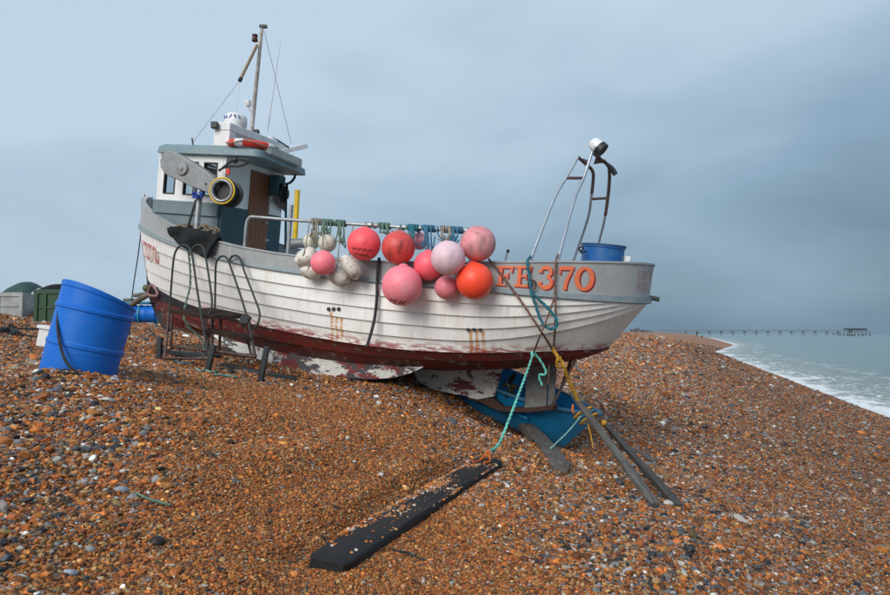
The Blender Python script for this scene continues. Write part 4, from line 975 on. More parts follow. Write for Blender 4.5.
mb = MB(); pts = [W(*Lp(x, y, 1.15)) for x, y in ((176, 228), (181, 225.5), (187, 228), (192, 225), (198, 229), (203, 226), (208, 231), (213, 229), (216, 233), (210, 235), (202, 232))]
mb.tube(cr(pts, 5), .024, 6); pts = [q + np.array([.03, .05, .02]) for q in reversed(pts)]; mb.tube(cr(pts, 5), .02, 6)
solo('net_heap', mb, rope_mat('tan_net', (.20, .15, .10)), 'tan net rope heaped on the bulwark above the black tarpaulin', 'net', None, None, 60)
def rope(name, pts, r, m_, label, n=6, twist=True):
    return solo(name, MB().tube(cr(pts, n), r, 8) if 'hose' in name else MB().laid(cr(pts, n), r), m_, label, 'rope', np.asarray(pts[-1]), None, 60)
hp_ = lambda x, y, e_=.03: W(*(Lf(x, y, lambda u: np.maximum(cR.p(u), cT.p(u))) + np.array([0, e_ + .02, 0])))
rope('rope', [hp_(192, 232), hp_(191.5, 245, .08), hp_(193, 258, .06), hp_(196, 285, .1), hp_(200, 318, .3)] + [np.array([at(202, 340, 9.0)[0], 9.0, at(202, 340, 9.0)[2]]), at(203.5, 356, 9.0)], .013, m_rope_green, 'pale green rope hanging over the tarpaulin down to the steps')
# rope from the stem head to the ground
g0 = gr(131, 300); rope('bow_line', [W(*Lp(144.5, 200, .02)), at(138.5, 252, 11.1), at(132, 297, 11.2), on(at(130, 310, 11.3)[0], 11.3, .02)], .008, m_rope_dark, 'thin dark bow line dropping from the stem head')
# black hose hanging down amidships
rope('black_hose', [hp_(381, 258, .03), hp_(380.5, 268, .05), hp_(379.5, 282, .05), hp_(379, 300, .05), hp_(376.5, 322, .06), hp_(371, 346, .10)], .019, m_black, 'black rubber hose hanging down the white side between the buoys')
# brown tie-down ropes, knots, yellow end
kn = W(*(Lf(555, 349, cT.p) + np.array([0, .16, 0]))); kn2 = W(*(Lf(535, 353, cT.p) + np.array([0, .12, 0])))
rope('tie_rope', [hp_(489, 259, .0), hp_(497, 268, .03), hp_(520, 298, .05), hp_(540, 327, .08), kn], .012, m_rope_brown, 'brown rope slanting from the stained pink buoy to the yellow rope knot')
rope('tie_rope', [W(*(LEG[1][1] + np.array([0, .02, .06]))), hp_(557, 262, .05), hp_(556, 285, .05), hp_(556.5, 315, .05), kn + np.array([.01, 0, .03])], .012, m_rope_brown, 'brown rope dropping straight from the gantry leg past the numeral 3')
rope('tie_rope', [hp_(556, 296, .06), hp_(549, 316, .05), hp_(541, 336, .06), kn2], .010, m_rope_brown, 'short brown rope branching left to the aqua rope knot')
# teal mooring loop
bl = [W(*(LEG[0][1] + np.array([0, .03, .02]))), hp_(528.5, 262, .05), hp_(530, 272, .06), hp_(531.5, 283, .06), hp_(533, 294, .06), hp_(537, 305, .06), hp_(540.5, 316, .06), hp_(546, 326, .05), hp_(552.5, 328.5, .05), hp_(557.5, 326, .05), hp_(557, 318, .06), hp_(550, 309, .07), hp_(541, 300, .08), hp_(535, 294, .1)]
rope('mooring_rope', bl, .015, m_rope_teal, 'teal rope looped from the gantry leg through the ring bolt')

# ------------------------------------------------------------------ timbers, plank, dinghy
def timber(name, P0, P1, w0, t0, m_, label, bend=0, upn=(0, 0, 1), wob=.006, group=None, nseg=9, taper=1.0, roll=0):
    P0, P1 = np.asarray(P0, float), np.asarray(P1, float); d = P1 - P0; L = np.linalg.norm(d); d /= L
    x = np.cross(d, upn); x /= np.linalg.norm(x); z = np.cross(x, d)
    x, z = x * math.cos(roll) + z * math.sin(roll), z * math.cos(roll) - x * math.sin(roll)
    rings = []
    for i, f in enumerate([0, .012] + list(np.linspace(.06, .94, nseg - 4)) + [.988, 1]):
        c = P0 + d * L * f + z * bend * 4 * f * (1 - f); s = 1 + (taper - 1) * f
        e_ = .80 if i in (0, nseg - 1) else (.96 if i in (1, nseg - 2) else 1); a, b = w0 / 2 * s * e_, t0 / 2 * s * e_; k = min(a, b) * .28
        j = lambda: random.uniform(-wob, wob)
        rings.append([c + x * (px * a + qx * k) + z * (pz * b + qz * k) + x * j() + z * j() for px, pz, qx, qz in ((-1, -1, 0, 1), (-1, 1, 0, -1), (-1, 1, 1, 0), (1, 1, -1, 0), (1, 1, 0, -1), (1, -1, 0, 1), (1, -1, -1, 0), (-1, -1, 1, 0))])
    mb = MB().loft(rings)
    dd = Matrix((( *x, 0), (*d, 0), (*z, 0), (0, 0, 0, 1))).transposed()
    V = np.array(mb.v); base = V[:, :].mean(0); base[2] = V[:, 2].min()
    M = dd.copy(); M.translation = Vector(base.tolist())
    o = bpy.data.objects.new(name, mesh_from(mb, name, M.inverted(), 50)); col.objects.link(o); o.matrix_world = M; MW[o.name] = M.copy(); o.data.materials.append(m_)
    return tag(o, label, 'timber', group)
m_greywood = wood('weathered_grey_timber', (.13, .12, .11), (.06, .055, .05), (5, .7, 5))
m_darkwood = wood('dark_wet_timber', (.060, .056, .052), (.028, .027, .026), (5, .7, 5), .6)
m_tarwood = wood('tarred_black_timber', (.007, .0075, .009), (.003, .0032, .0036), (5, .6, 5), .68, .7)
pa, pb = PLK[0].copy(), PLK[1].copy()
dirp = (pb - pa) / np.linalg.norm(pb - pa)
pa = pa + np.array([0, 0, .022]); pb = pb + np.array([0, 0, .034])
plank = timber('plank', pa, pb, .235, .08, m_tarwood, 'long black tarred plank lying on the shingle in front', .0, (0, -.22, 1), .006, None, 15, 1.0)
xs_ = np.cross(dirp, (0, -.22, 1)); xs_ /= np.linalg.norm(xs_); zs_ = np.cross(xs_, dirp)
nP = 3200; f = rng.beta(3.2, 1.35, nP); cr_ = rng.uniform(-.5, .5, nP)
keep = (swell(f * 9, cr_ * 3, 2.2) + rng.normal(0, .45, nP) + 1.5 * (f - .62) - .8 * cr_ > .02) & (f < .93)
f2 = rng.uniform(.27, .37, 80); c2_ = rng.uniform(-.5, .1, 80); fe = rng.uniform(.12, .97, 420); ce_ = -.5 + np.abs(rng.normal(0, .09 + .10 * fe, 420)) - .06; f3 = rng.uniform(0, 1, 30); c3_ = rng.uniform(-.5, .5, 30)
FF, CC = np.concatenate([f[keep], f2[:55], f3, fe]), np.concatenate([cr_[keep], c2_[:55], c3_, ce_])
L_ = np.linalg.norm(pb - pa)
for a, b in zip(FF, CC):
    sc_ = 1.0; q = pa + dirp * L_ * a + xs_ * .24 * sc_ * b + zs_ * (.040 * sc_ + .002); EXTRA.append((q, random.uniform(.006, .011)))
# grey baulk under the stern
t0, t1 = gr(522, 431), gr(561, 474)
timber('baulk', t0 + np.array([0, 0, .12]), t1 + np.array([0, 0, .05]), .20, .10, m_greywood, 'short thick grey timber baulk lying below the blue dinghy', .02, (0, 0, 1), .008)
# two long launching skids leaning on the dinghy's bow
l0, l1 = gr(655, 508), gr(679, 510)
h0, h1 = at(571, 392, 8.25), at(602, 421, 8.1)
skidA = timber('launching_skid', l0 + np.array([0, 0, .03]), h0, .085, .040, m_greywood, 'grey launching skid, the left of the two leaning by the stern', .0, (0, 0, 1), .007, 'launching skids', 11, .8)
skidB = timber('launching_skid', l1 + np.array([0, 0, .03]), h1, .080, .050, m_darkwood, 'dark launching skid, the right of the two leaning by the stern', .0, (0, 0, 1), .006, 'launching skids', 11, .8)
s0, s1 = gr(621, 449), gr(656, 464)
timber('timber_offcut', s0 + np.array([0, 0, .04]), s1 + np.array([0, 0, .02]), .09, .06, m_greywood, 'short grey timber lying on the shingle behind the dark skid', .02, (0, 0, 1), .006)
s0, s1 = gr(628, 467), gr(652, 464)
timber('timber_offcut', s0 + np.array([0, 0, .01]), s1 + np.array([0, 0, .01]), .12, .03, wood('pale_timber', (.26, .25, .24), (.18, .17, .16), (5, 1, 5)), 'pale flat wood scrap half buried beside the dark skid', .0, (0, 0, 1), .006)
# steel props from the rudder head
for (x0, y0), (x1, y1), lb in (((577, 357), (552, 406), 'bright steel prop leaning from the stern to the keel shoe'), ((571, 360), (560, 392), 'rusty steel prop leaning under the stern')):
    a, b = W(*Lp(x0, y0, .30)), W(*Lp(x1, y1, .12))
    solo('steel_prop', MB().tube([a, b], .020, 8), m_stainless if 'bright' in lb else m_rustpipe, lb, 'prop', None, None, 60)

# blue dinghy lying on the slope behind the keel
def dinghy():
    base = np.array([1.05, 9.75, 0]); yaw, pit, hl = R(-17), R(22), R(8)
    Dm = rotm(-yaw, pit, hl); bowtip = at(601, 414, 9.5)
    Ld, Bd, Hd = 2.3, .58, .60
    def P(f, s, h):                                    # f 0 stern .. 1 bow, s -1..1 (towards camera -1), h 0 keel .. 1 gunwale
        hb = Bd * (1 - max(0, (f - .45) / .55) ** 2.2) * (.82 + .18 * min(1, f / .3))
        sheer = .10 * (f - .3) ** 2 / .5
        keel = .05 * max(0, (f - .7) / .3) ** 2.0
        wv = hb * (h ** .42 if h > 0 else 0)
        z = keel + (Hd + sheer - keel) * h
        u = f * Ld + (.30 * max(0, (f - .6) / .4) ** 1.5 * (h - 1))
        return np.array([u, s * wv, z])
    tip = P(1, 0, 1); org = bowtip - Dm @ tip
    M = Matrix([list(Dm[i]) + [org[i]] for i in range(3)] + [[0, 0, 0, 1]])
    g = ground(org[0], org[1])
    d = thing('dinghy', 'small blue dinghy lying on the shingle behind the big boat\'s rudder', 'dinghy', None, None, M)
    G = lambda q: org + Dm @ q
    m_db = worn('blue_dinghy_paint', (.006, .24, .50), (.012, .18, .38), 4, .5, .8, .4); m_din = worn('blue_dinghy_inside', (.008, .24, .52), (.02, .19, .4), 5, .5, .8, .5)
    hs = [0, .04, .15, .35, .6, .82, 1]
    fs = list(np.linspace(0, 1, 25))
    outer = [[G(P(f, -1, h)) for h in reversed(hs)] + [G(P(f, 1, h)) for h in hs[1:]] for f in fs]
    part('hull', MB().loft(outer, False, False), m_db, d, 60)
    inner = [[G(P(f, -1, h) * np.array([1, .94, 1]) + np.array([0, 0, .02 * (1 - h)])) for h in reversed(hs)] + [G(P(f, 1, h) * np.array([1, .94, 1]) + np.array([0, 0, .02 * (1 - h)])) for h in hs[1:]] for f in fs[:-1]]
    part('lining', MB().loft(inner, False, False), m_din, d, 60)
    for s in (-1, 1): part('gunwale', MB().tube([G(P(f, s, 1) + np.array([0, s * .012, 0])) for f in fs], .026, 8), worn('pale_blue_gunwale', (.03, .19, .36), (.05, .16, .26), 8), d, 60)
    part('thwart', MB().hexa([G(q) for q in ([1.2, -.5, .36], [1.45, -.5, .36], [1.45, .5, .36], [1.2, .5, .36], [1.2, -.5, .39], [1.45, -.5, .39], [1.45, .5, .39], [1.2, .5, .39])]), m_din, d, 30)
    part('transom', MB().loft([[G(P(0, -1, h) + np.array([dx, 0, 0])) for h in reversed(hs)] + [G(P(0, 1, h) + np.array([dx, 0, 0])) for h in hs[1:]] for dx in (-.02, .01)]), m_db, d, 30)
    return d
din = dinghy()
# aqua rope from the knot to the plank, with its loose tail, orange lashing round the plank end
pe = pb - dirp * .12
rope('aqua_rope', [kn2, at(527, 372, 7.9), at(512, 412, 7.2), at(499, 444, 6.7), pe + np.array([.02, .0, .12])], .0125, m_rope_aqua, 'aqua rope running from the stern knot down to the black plank')
rope('aqua_rope', [kn2 + np.array([0, -.02, .02]), kn2 + at(541, 358, 8) - at(535, 353, 8), kn2 + at(547, 368, 8) - at(535, 353, 8), kn2 + at(547.5, 374, 8) - at(535, 353, 8), kn2 + at(541, 375, 8) - at(535, 353, 8), kn2 + at(544, 385, 8) - at(535, 353, 8)], .012, m_rope_aqua, 'loose curled tail of aqua rope hanging by the rudder')
solo('rope_knot', MB().ball(kn2, .035, 10, 7), m_rope_aqua, 'aqua rope knot under the stern', 'knot', None, None, 60)
ob = thing('orange_lashing', 'orange twine lashed round the end of the black plank', 'rope', pe)
for k in range(2):
    c_ = pe - dirp * (.03 + .05 * k)
    pts = [pe + np.array([.015, 0, .13]), c_ + xs_ * (.03 - .07 * k) + zs_ * .055, c_ + xs_ * (.05 - .1 * k) + zs_ * .05 - dirp * .10, c_ - dirp * .16 + xs_ * (.02 - .09 * k) + zs_ * .055]
    part('strand', MB().tube(cr(pts, 4), .010, 5), m_rope_orange, ob, 60)
# yellow rope from the knot down to the skids
rope('yellow_rope', [kn, at(562, 362, 7.75), at(568, 379, 7.85), at(576, 396, 7.95), at(583, 414, 8.02)], .018, m_rope_yellow, 'yellow rope running from the brown rope knot to the skids')
rope('yellow_rope', [kn + np.array([.0, 0, .03]), at(557.5, 357, 7.7), at(556.5, 364, 7.72), at(559, 368, 7.75), at(563, 364, 7.75)], .014, m_rope_yellow, 'short loose loop of yellow rope under the stern knot')
ly = thing('skid_lashing', 'yellow and blue rope lashing binding the two skids together', 'rope', at(586, 417, 8.05))
for k in range(3):
    c_ = at(583 + 3 * k, 413 + 3 * k, 8.03); pts = [c_ + np.array([.10 * math.cos(a), .085 * math.sin(a), .07 * math.cos(a + .7)]) for a in np.linspace(0, 2 * math.pi, 14, endpoint=False)]
    part('turn', MB().tube(pts, .013, 6, loop=True), m_rope_yellow if k != 1 else m_rope_blue, ly, 60)
part('knot', MB().ball(at(604, 423, 7.95), .035, 10, 7), m_rope_yellow, ly, 60)
part('tail', MB().tube(cr([at(588, 424, 8), at(591, 436, 7.95), at(593, 447, 7.9)], 4), .010, 5), m_rope_yellow, ly, 60)
part('tail', MB().tube(cr([at(573, 405, 8), at(572.5, 410, 7.95), at(574, 413, 7.9)], 4), .014, 5), m_rope_orange, ly, 60)
rope('aqua_line', [at(583, 414, 8.0), (at(583, 414, 8.0) + t1 * .8 + t0 * .2 + np.array([0, 0, .14])) / 2 - np.array([0, 0, .02]), t1 * .8 + t0 * .2 + np.array([0, 0, .14])], .008, rope_mat('pale_aqua_line', (.22, .48, .44)), 'thin pale aqua line from the skid lashing to the grey baulk')
rope('yellow_rope', [gr(541, 386, .02), gr(546, 389, .03), gr(551, 392, .01)], .02, m_rope_yellow, 'scrap of yellow rope on the shingle beyond the stern')
# ------------------------------------------------------------------ boarding steps beside the bow
m_step = worn('rusty_green_steel', (.022, .042, .040), (.06, .035, .028), 7, .52, .70, .6, .2)
m_stepdark = worn('dark_tread', (.012, .011, .011), (.04, .022, .017), 6, .42, .66, .8, spec=.12)
st = thing('boarding_steps', 'rusty steel boarding steps with hooped handrails beside the bow', 'steps', gr(212, 362))
def spx(pts): return [at(x, y, d) for x, y, d in pts]
part('platform', MB().hexa(spx([(168, 312.5, 8.75), (205, 319, 8.45), (249, 318.5, 8.5), (213, 310.5, 8.95), (168, 309.5, 8.75), (205, 315.5, 8.45), (249, 315, 8.5), (213, 307.5, 8.95)])), m_stepdark, st, 30, .004)
part('tread', MB().hexa(spx([(205, 333, 8.35), (252, 341, 8.35), (253, 337, 8.6), (207, 330, 8.6), (205, 330, 8.35), (252, 338, 8.35), (253, 334.5, 8.6), (207, 327.5, 8.6)])), m_stepdark, st, 30, .003)
for hoop in ([(169.5, 312, 8.75), (171, 290, 8.75), (173.5, 260, 8.72), (177, 249, 8.7), (183, 245, 8.65), (189, 248, 8.6), (192.5, 258, 8.55), (198, 295, 8.45), (207, 350, 8.3)],
             [(190.5, 255, 8.85), (193, 248, 8.82), (198.5, 244.8, 8.8), (204, 250, 8.75), (207.5, 268, 8.7), (211.5, 296, 8.6), (211.5, 308, 8.55), (207, 317, 8.5)],
             [(215, 309, 8.9), (215.3, 285, 8.88), (215.8, 266, 8.86), (218, 259, 8.84), (222.5, 256, 8.8), (227, 258.5, 8.75), (231, 268, 8.7), (241, 297, 8.55), (249, 325, 8.42), (256, 362, 8.3)],
             [(229, 263, 8.95), (231, 257.5, 8.93), (235.5, 255.5, 8.9), (240, 259, 8.85), (245, 273, 8.8), (255, 299, 8.65), (259.5, 312, 8.55), (258.5, 322, 8.5), (254, 328.5, 8.45)]):
    part('handrail_hoop', MB().tube(cr(spx(hoop), 5), .0135, 8), m_step, st, 60)
for a, b in (((169, 312, 8.75), (165, 357, 8.6)), ((172, 312, 8.9), (171, 346, 8.9)), ((213, 310, 8.95), (212, 352, 8.9)), ((221, 318, 8.6), (219, 353, 8.7)), ((248, 316, 8.5), (256, 362, 8.3)), ((243, 320, 8.75), (252, 358, 8.6)), ((205, 318, 8.45), (210, 357, 8.35))):
    part('leg', MB().tube(spx([a, b]), .018, 8), m_rustpipe, st, 60)
for a, b in (((163, 358, 8.6), (213, 359, 8.3)), ((171, 347, 8.9), (256, 356, 8.65)), ((213, 351, 8.5), (256, 357, 8.3)), ((163, 357, 8.6), (172, 347, 8.9))):
    part('base_rail', MB().tube(spx([a, b]), .02, 6), m_rustpipe, st, 60)
part('rubber_foot', MB().obox(at(245, 320, 8.45), (.055, 0, -.01), (0, .04, 0), (.02, 0, .05)), m_black, st, 30, .01)
m_blkpost = worn('black_plastic_post', (.008, .014, .018), (.02, .028, .032), 9, .5, .7, .5)
for (x0, y0, x1, y1, d), lb in (((160, 337, 159, 358, 8.75), 'leftmost of the three short black posts at the foot of the steps'), ((213.5, 345.5, 207, 370, 8.25), 'middle of the three short black posts at the foot of the steps'), ((267, 346.5, 260, 376, 8.1), 'rightmost of the three short black posts at the foot of the steps')):
    a, b = at(x0, y0, d), at(x1, y1, d); b[2] = min(b[2], float(ground(b[0], b[1])) - .03)
    solo('black_post', MB().beam(b, a, .066, .066, (0, 1, 0)), m_blkpost, lb, 'post', None, 'short black posts', 30, .012)
for a, b, lb in (((160, 352.5), (218, 359), 'black runner lying on the shingle behind the left posts'), ((222, 367), (262, 375.5), 'black runner lying between the middle and right posts'), ((268, 376), (296, 381), 'black runner half buried under the hull')):
    p0, p1 = gr(*a), gr(*b); solo('black_runner', MB().beam(p0 + np.array([0, 0, .02]), p1 + np.array([0, 0, .02]), .12, .07), m_blkpost, lb, 'runner', None, 'black runners', 30, .012)
timber('cradle_beam', gr(186, 351) + np.array([0, .25, .05]), gr(300, 377) + np.array([0, .35, .05]), .16, .10, wood('rotten_brown_timber', (.085, .06, .03), (.05, .035, .02), (5, .8, 5)), 'rotten brown beam under the hull behind the steps', 0)
# scraps of cord on the stones
for pts, m_, lb in ((((196, 370), (200, 373), (205, 372), (212, 374), (218, 372.5)), m_rope_aqua, 'scrap of aqua cord on the stones by the middle black post'), (((215, 376), (225, 377.5), (237, 379)), m_rope_aqua, 'strand of aqua cord on the stones below the steps'),
                    (((136, 498), (146, 503), (156, 506), (170, 510)), m_rope_green, 'strand of green twine on the shingle at lower left'), (((171, 361), (180, 364.5), (190, 366)), m_rope_blue, 'scrap of blue cord in front of the steps')):
    solo('cord_scrap', MB().tube(cr([gr(x, y, .022) for x, y in pts], 5), .008, 5), m_, lb, 'cord', None, 'cord scraps', 60)

# ------------------------------------------------------------------ blue barrel with its rope, white box
m_barrel = NT('blue_barrel_plastic'); n1 = m_barrel.noise(3, 6, .6, m_barrel.mapping((1, 1, .5))); n2 = m_barrel.noise(22, 4)
cc = m_barrel.mix(m_barrel.math('MULTIPLY', m_barrel.step(n1, .45, .75), .45), (.004, .135, .57), (.014, .15, .50)); cc = m_barrel.mix(m_barrel.math('MULTIPLY', m_barrel.step(n2, .62, .7), .15), cc, (.10, .2, .40))
n5 = m_barrel.noise(5, 8, .75, m_barrel.mapping((1, 1, 5))); cc = m_barrel.mix(m_barrel.math('MULTIPLY', m_barrel.step(n5, .57, .66), .35), cc, (.16, .28, .50)); cc = m_barrel.mix(m_barrel.math('MULTIPLY', m_barrel.step(m_barrel.noise(2.2, 6, .7), .56, .7), .3), cc, (.02, .07, .20))
m_barrel.bump(n2, .06, .004); m_barrel = m_barrel.fin(cc, m_barrel.math('MULTIPLY_ADD', n2, .15, .38), 0, .3)
Db = 5.6
b0 = at(80, 366, Db); b1 = at(97.5, 295.5, Db); bax = (b1 - b0); bl_ = np.linalg.norm(bax); bax /= bl_; bax = bax + np.array([0, .07, 0]); bax /= np.linalg.norm(bax)
b0 = b0 - bax * .11; H = bl_ + .11
bar = thing('barrel', 'large blue plastic barrel leaning to the right, lid missing', 'barrel', b0)
rb = 34.5 * Db / F
prof = [(.001, 0), (rb * .93, 0), (rb * .985, .02), (rb, .05), (rb * 1.01, H * .36), (rb * 1.035, H * .375), (rb * 1.035, H * .41), (rb * 1.012, H * .425), (rb * 1.02, H * .78), (rb * 1.06, H * .79), (rb * 1.065, H * .825), (rb * 1.025, H * .84), (rb * 1.025, H * .955), (rb * 1.05, H * .965), (rb * 1.05, H), (rb * .98, H), (rb * .975, H * .9), (rb * .95, .05), (.001, .04)]
q = np.cross(bax, (0, 1, 0)); q /= np.linalg.norm(q); k = np.cross(bax, q)
rings = []
for r, h in prof:
    ring_ = []
    for x in np.linspace(0, 2 * math.pi, 48, endpoint=False):
        v = q * math.cos(x) + k * math.sin(x)
        hh_ = h
        if h > H * .86: hh_ = h + (-.035 * v[0] - .06 * v[1]) * (h - H * .86) / (H * .14)         # rim sawn off at a slant
        ring_.append(b0 + bax * hh_ + v * r)
    rings.append(ring_)
part('body', MB().loft(rings, True, True), m_barrel, bar, 28)
rp_ = [(60.5, 300, Db - .14), (58, 316, Db - .20), (58, 332, Db - .27), (61.5, 350, Db - .32), (67.5, 364, Db - .34), (77, 373, Db - .36)]
part('rope_handle', MB().tube(cr(spx(rp_) + [gr(74, 376, .01), gr(60, 374, .01), gr(50, 369, .01)], 5), .011, 7), m_rope_dark, bar, 60)
wb = gr(47, 347, .13); wbx = thing('white_box', 'white foam box with a lid standing behind the blue barrel', 'box', wb - np.array([0, 0, .13]))
wb = wb + np.array([.0, 0, .02])
ax1, ax3 = np.array([.98, 0, -.17]), np.array([.17, 0, .98])
part('body', MB().obox(wb - ax3 * .02, ax1 * .10, np.array([0, .08, 0]), ax3 * .13), m_whiteplastic, wbx, 30, .008)
part('lid', MB().obox(wb + ax3 * .135, ax1 * .125, np.array([0, .11, 0]), ax3 * .025), m_whiteplastic, wbx, 30, .008)
# ------------------------------------------------------------------ left background
m_bin = worn('grey_pallet_box_plastic', (.36, .38, .38), (.24, .25, .24), 3, .45, .75, .5); m_green = worn('green_bin_plastic', (.008, .052, .02), (.014, .045, .022), 4, .5, .8, .5)
m_gtarp = worn('green_net_tarp', (.012, .045, .038), (.03, .07, .06), 5, .45, .7, .7, bump=.5, fine=18)
def crate(name, label, cat, px0, px1, ytop, ybot, D, dep, m_, slat=True, group=None):
    a, b = at(px0, ybot, D), at(px1, ybot, D); t_ = at(px0, ytop, D); zt = t_[2]; zb = float(min(ground(a[0], D), ground(b[0], D))) - .04
    o = thing(name, label, cat, ((a[0] + b[0]) / 2, D + dep / 2, zb), group)
    x0, x1 = a[0], b[0]
    def bx(u0, u1, y0, y1, z0, z1): return [(u0, y0, z0), (u1, y0, z0), (u1, y1, z0), (u0, y1, z0), (u0, y0, z1), (u1, y0, z1), (u1, y1, z1), (u0, y1, z1)]
    mb = MB(); th = .04
    mb.hexa(bx(x0, x1, D, D + th, zb + .08, zt)); mb.hexa(bx(x0, x1, D + dep - th, D + dep, zb + .08, zt)); mb.hexa(bx(x0, x0 + th, D + th, D + dep - th, zb + .08, zt)); mb.hexa(bx(x1 - th, x1, D + th, D + dep - th, zb + .08, zt)); mb.hexa(bx(x0 + th, x1 - th, D + th, D + dep - th, zb + .08, zb + .13))
    part('body', mb, m_, o, 30)
    part('rim', MB().hexa(bx(x0 - .02, x1 + .02, D - .025, D - .002, zt - .09, zt + .01)), m_, o, 30, .006)
    for f in (.0, .27, .92): part('rib', MB().hexa(bx(x0 + (x1 - x0) * f, x0 + (x1 - x0) * f + .09, D - .03, D - .003, zb, zt - .09)), m_, o, 30, .006)
    part('rib', MB().hexa(bx(x0 + .1, x1 - .1, D - .02, D - .002, zb + (zt - zb) * .48, zb + (zt - zb) * .54)), m_, o, 30, .004)
    return o
crate('pallet_box', 'pale grey plastic pallet box at the left edge of the picture', 'box', -14, 22, 293, 313.5, 17.0, 1.0, m_bin)
def drape(name, label, cat, px0, px1, ytop, ybot, D, dep, m_, seed, lump=.1):
    a, b = at(px0, ybot, D), at(px1, ybot, D); zt = at(px0, ytop, D)[2]; zb = a[2]; rings = []
    for i in range(15):
        f = i / 14; x = a[0] + (b[0] - a[0]) * f; ring_ = []
        for j in range(13):
            g = j / 12; ang = math.pi * g; e_ = (math.sin(math.pi * min(max(f, .02), .98))) ** .38
            z = zb + (zt - zb) * math.sin(ang) ** .6 * e_ * (1 + lump * math.sin(seed + 9 * f + 3 * g) * .4); y = D + dep / 2 - dep / 2 * math.cos(ang) * (.9 + .1 * e_)
            ring_.append((x + .04 * math.sin(7 * g + seed), y + .03 * math.sin(11 * f + seed), z))
        rings.append(ring_)
    o = solo(name, MB().loft(rings, False, False), m_, label, cat, None, None, 60); return o
drape('net_cover', 'dark green net tarpaulin domed over the load behind the grey pallet box', 'cover', -16, 33, 280.5, 316, 18.3, 1.6, m_gtarp, 1.3)
drape('sheet', 'pale grey sheet hanging at the right end of the green cover', 'sheet', 21, 38, 287, 318, 18.1, 1.2, worn('pale_sheet', (.42, .45, .47), (.30, .33, .35), 4, .45, .7, .6), 3.1)
crate('green_bin', 'dark green plastic bin between the grey pallet box and blue barrel', 'bin', 34, 66, 290, 315, 16.0, 1.1, m_green)
drape('net_pile', 'black net piled on top of the green bin', 'net', 35, 64, 282.5, 293, 16.2, .8, m_tarp, 5.2)
solo('white_float', MB().ball(gr(42, 317, .14), .15, 20, 12), m_whiteplastic, 'round white float on the shingle in front of the green bin', 'float', None, None, 60)
# blue drum, green pole and anchor by the bow
D = float(gr(142, 323.5)[1]); g_ = at(143, 312, D); zb = float(ground(g_[0], D))
dr = thing('blue_drum', 'blue plastic drum lying on its side behind the bow', 'drum', (g_[0], D, zb))
cdr = np.array([g_[0] - .05, D, zb + .24])
part('body', MB().lathe(cdr - np.array([.45, 0, 0]), (1, .05, 0), [(.20, 0), (.25, .02), (.25, .28), (.265, .3), (.25, .33), (.25, .6), (.265, .62), (.25, .65), (.25, .87), (.2, .9)], 28), m_barrel, dr, 30)
part('band', MB().lathe(cdr - np.array([.02, 0, 0]), (1, .05, 0), [(.268, 0), (.268, .04)], 28), worn('cyan_band', (.01, .30, .42), (.02, .25, .35), 6), dr, 30)
tb = at(141, 303, D); solo('blue_tray', MB().obox(tb, (.30, 0, 0), (0, .2, 0), (0, 0, .03)), worn('cyan_tray', (.01, .22, .36), (.02, .18, .3), 6), 'cyan blue tray lying on the drum behind the bow', 'tray', None, None, 30, .01)
solo('grey_box', MB().obox(at(130, 300.5, D), (.12, 0, 0), (0, .15, 0), (0, 0, .05)), worn('grey_small_box', (.12, .13, .13), (.08, .08, .08), 6), 'small dark grey box on the blue tray near the bow line', 'box', None, None, 30, .01)
a, b = gr(127, 322), gr(171, 325); solo('green_pole', MB().tube([a + np.array([0, 0, .05]), b + np.array([0, 0, .05])], .04, 8), worn('green_pole_paint', (.02, .22, .13), (.06, .2, .14), 8), 'green pole lying on the shingle under the bow', 'pole', None, None, 60)
an = thing('anchor', 'rusty grey anchor with a pink triangular head leaning on the stem', 'anchor', at(130, 307, 10.85))
part('shank', MB().tube(spx([(130, 306, 10.85), (140, 299, 10.8), (150, 294, 10.75)]), [.045, .05, .04], 8), worn('anchor_iron', (.17, .15, .135), (.10, .075, .06), 9), an, 60)
part('arm', MB().tube(spx([(134, 295.5, 10.9), (143, 294, 10.8), (150, 292, 10.75)]), .03, 8), worn('anchor_grey', (.16, .17, .17), (.10, .1, .1), 9), an, 60)
part('head', MB().tube(cr(spx([(148, 294, 10.72), (151, 286, 10.7), (154.5, 287, 10.65), (158, 294.5, 10.6), (154, 296, 10.65)]), 4, True), .024, 8, loop=True), worn('pink_iron', (.30, .16, .17), (.2, .1, .1), 9), an, 60)
part('pin', MB().ball(at(146, 288, 10.75), .055, 12, 8), worn('rust_knob', (.22, .11, .05), (.1, .12, .05), 12), an, 60)
# dark rope and stray stones on the shingle
for pts, lb, r in ((((0, 331), (12, 330), (25, 331), (40, 331.5)), 'dark rope lying on the shingle left of the white box', .03), (((-4, 333), (6, 332), (16, 334), (10, 336)), 'dark coil of rope at the left edge', .05), (((12, 335), (25, 337), (42, 339)), 'thin dark rope below the dark coil', .02)):
    solo('ground_rope', MB().tube(cr([gr(x, y, .03) for x, y in pts], 5), r, 6), m_rope_dark, lb, 'rope', None, 'dark ropes on the shingle', 60)
def stone(px, py, r, c, label, name='stone', cat='stone', flat=.6):
    q = gr(px, py, r * .2); mb = MB().ball(q, r, 12, 8, (random.uniform(-.3, .3), random.uniform(-.3, .3), 1), flat)
    mb.v = [tuple(np.array(v) + (np.array(v) - q) * .16 * (math.sin(60 * v[0] + px) + math.sin(55 * v[1] + 47 * v[2] + py))) for v in mb.v]
    solo(name, mb, worn('stone_skin', c, tuple(a * .6 for a in c), 20, .4, .65, .6), label, cat, None, 'single stones and scraps', 60)
stone(667, 505, .055, (.55, .52, .47), 'white chalk stone at the foot of the two skids')
stone(158, 545, .036, (.02, .013, .013), 'dark brown stone at lower left', flat=.7)
stone(121, 491, .036, (.28, .31, .36), 'pale blue grey stone at lower left')
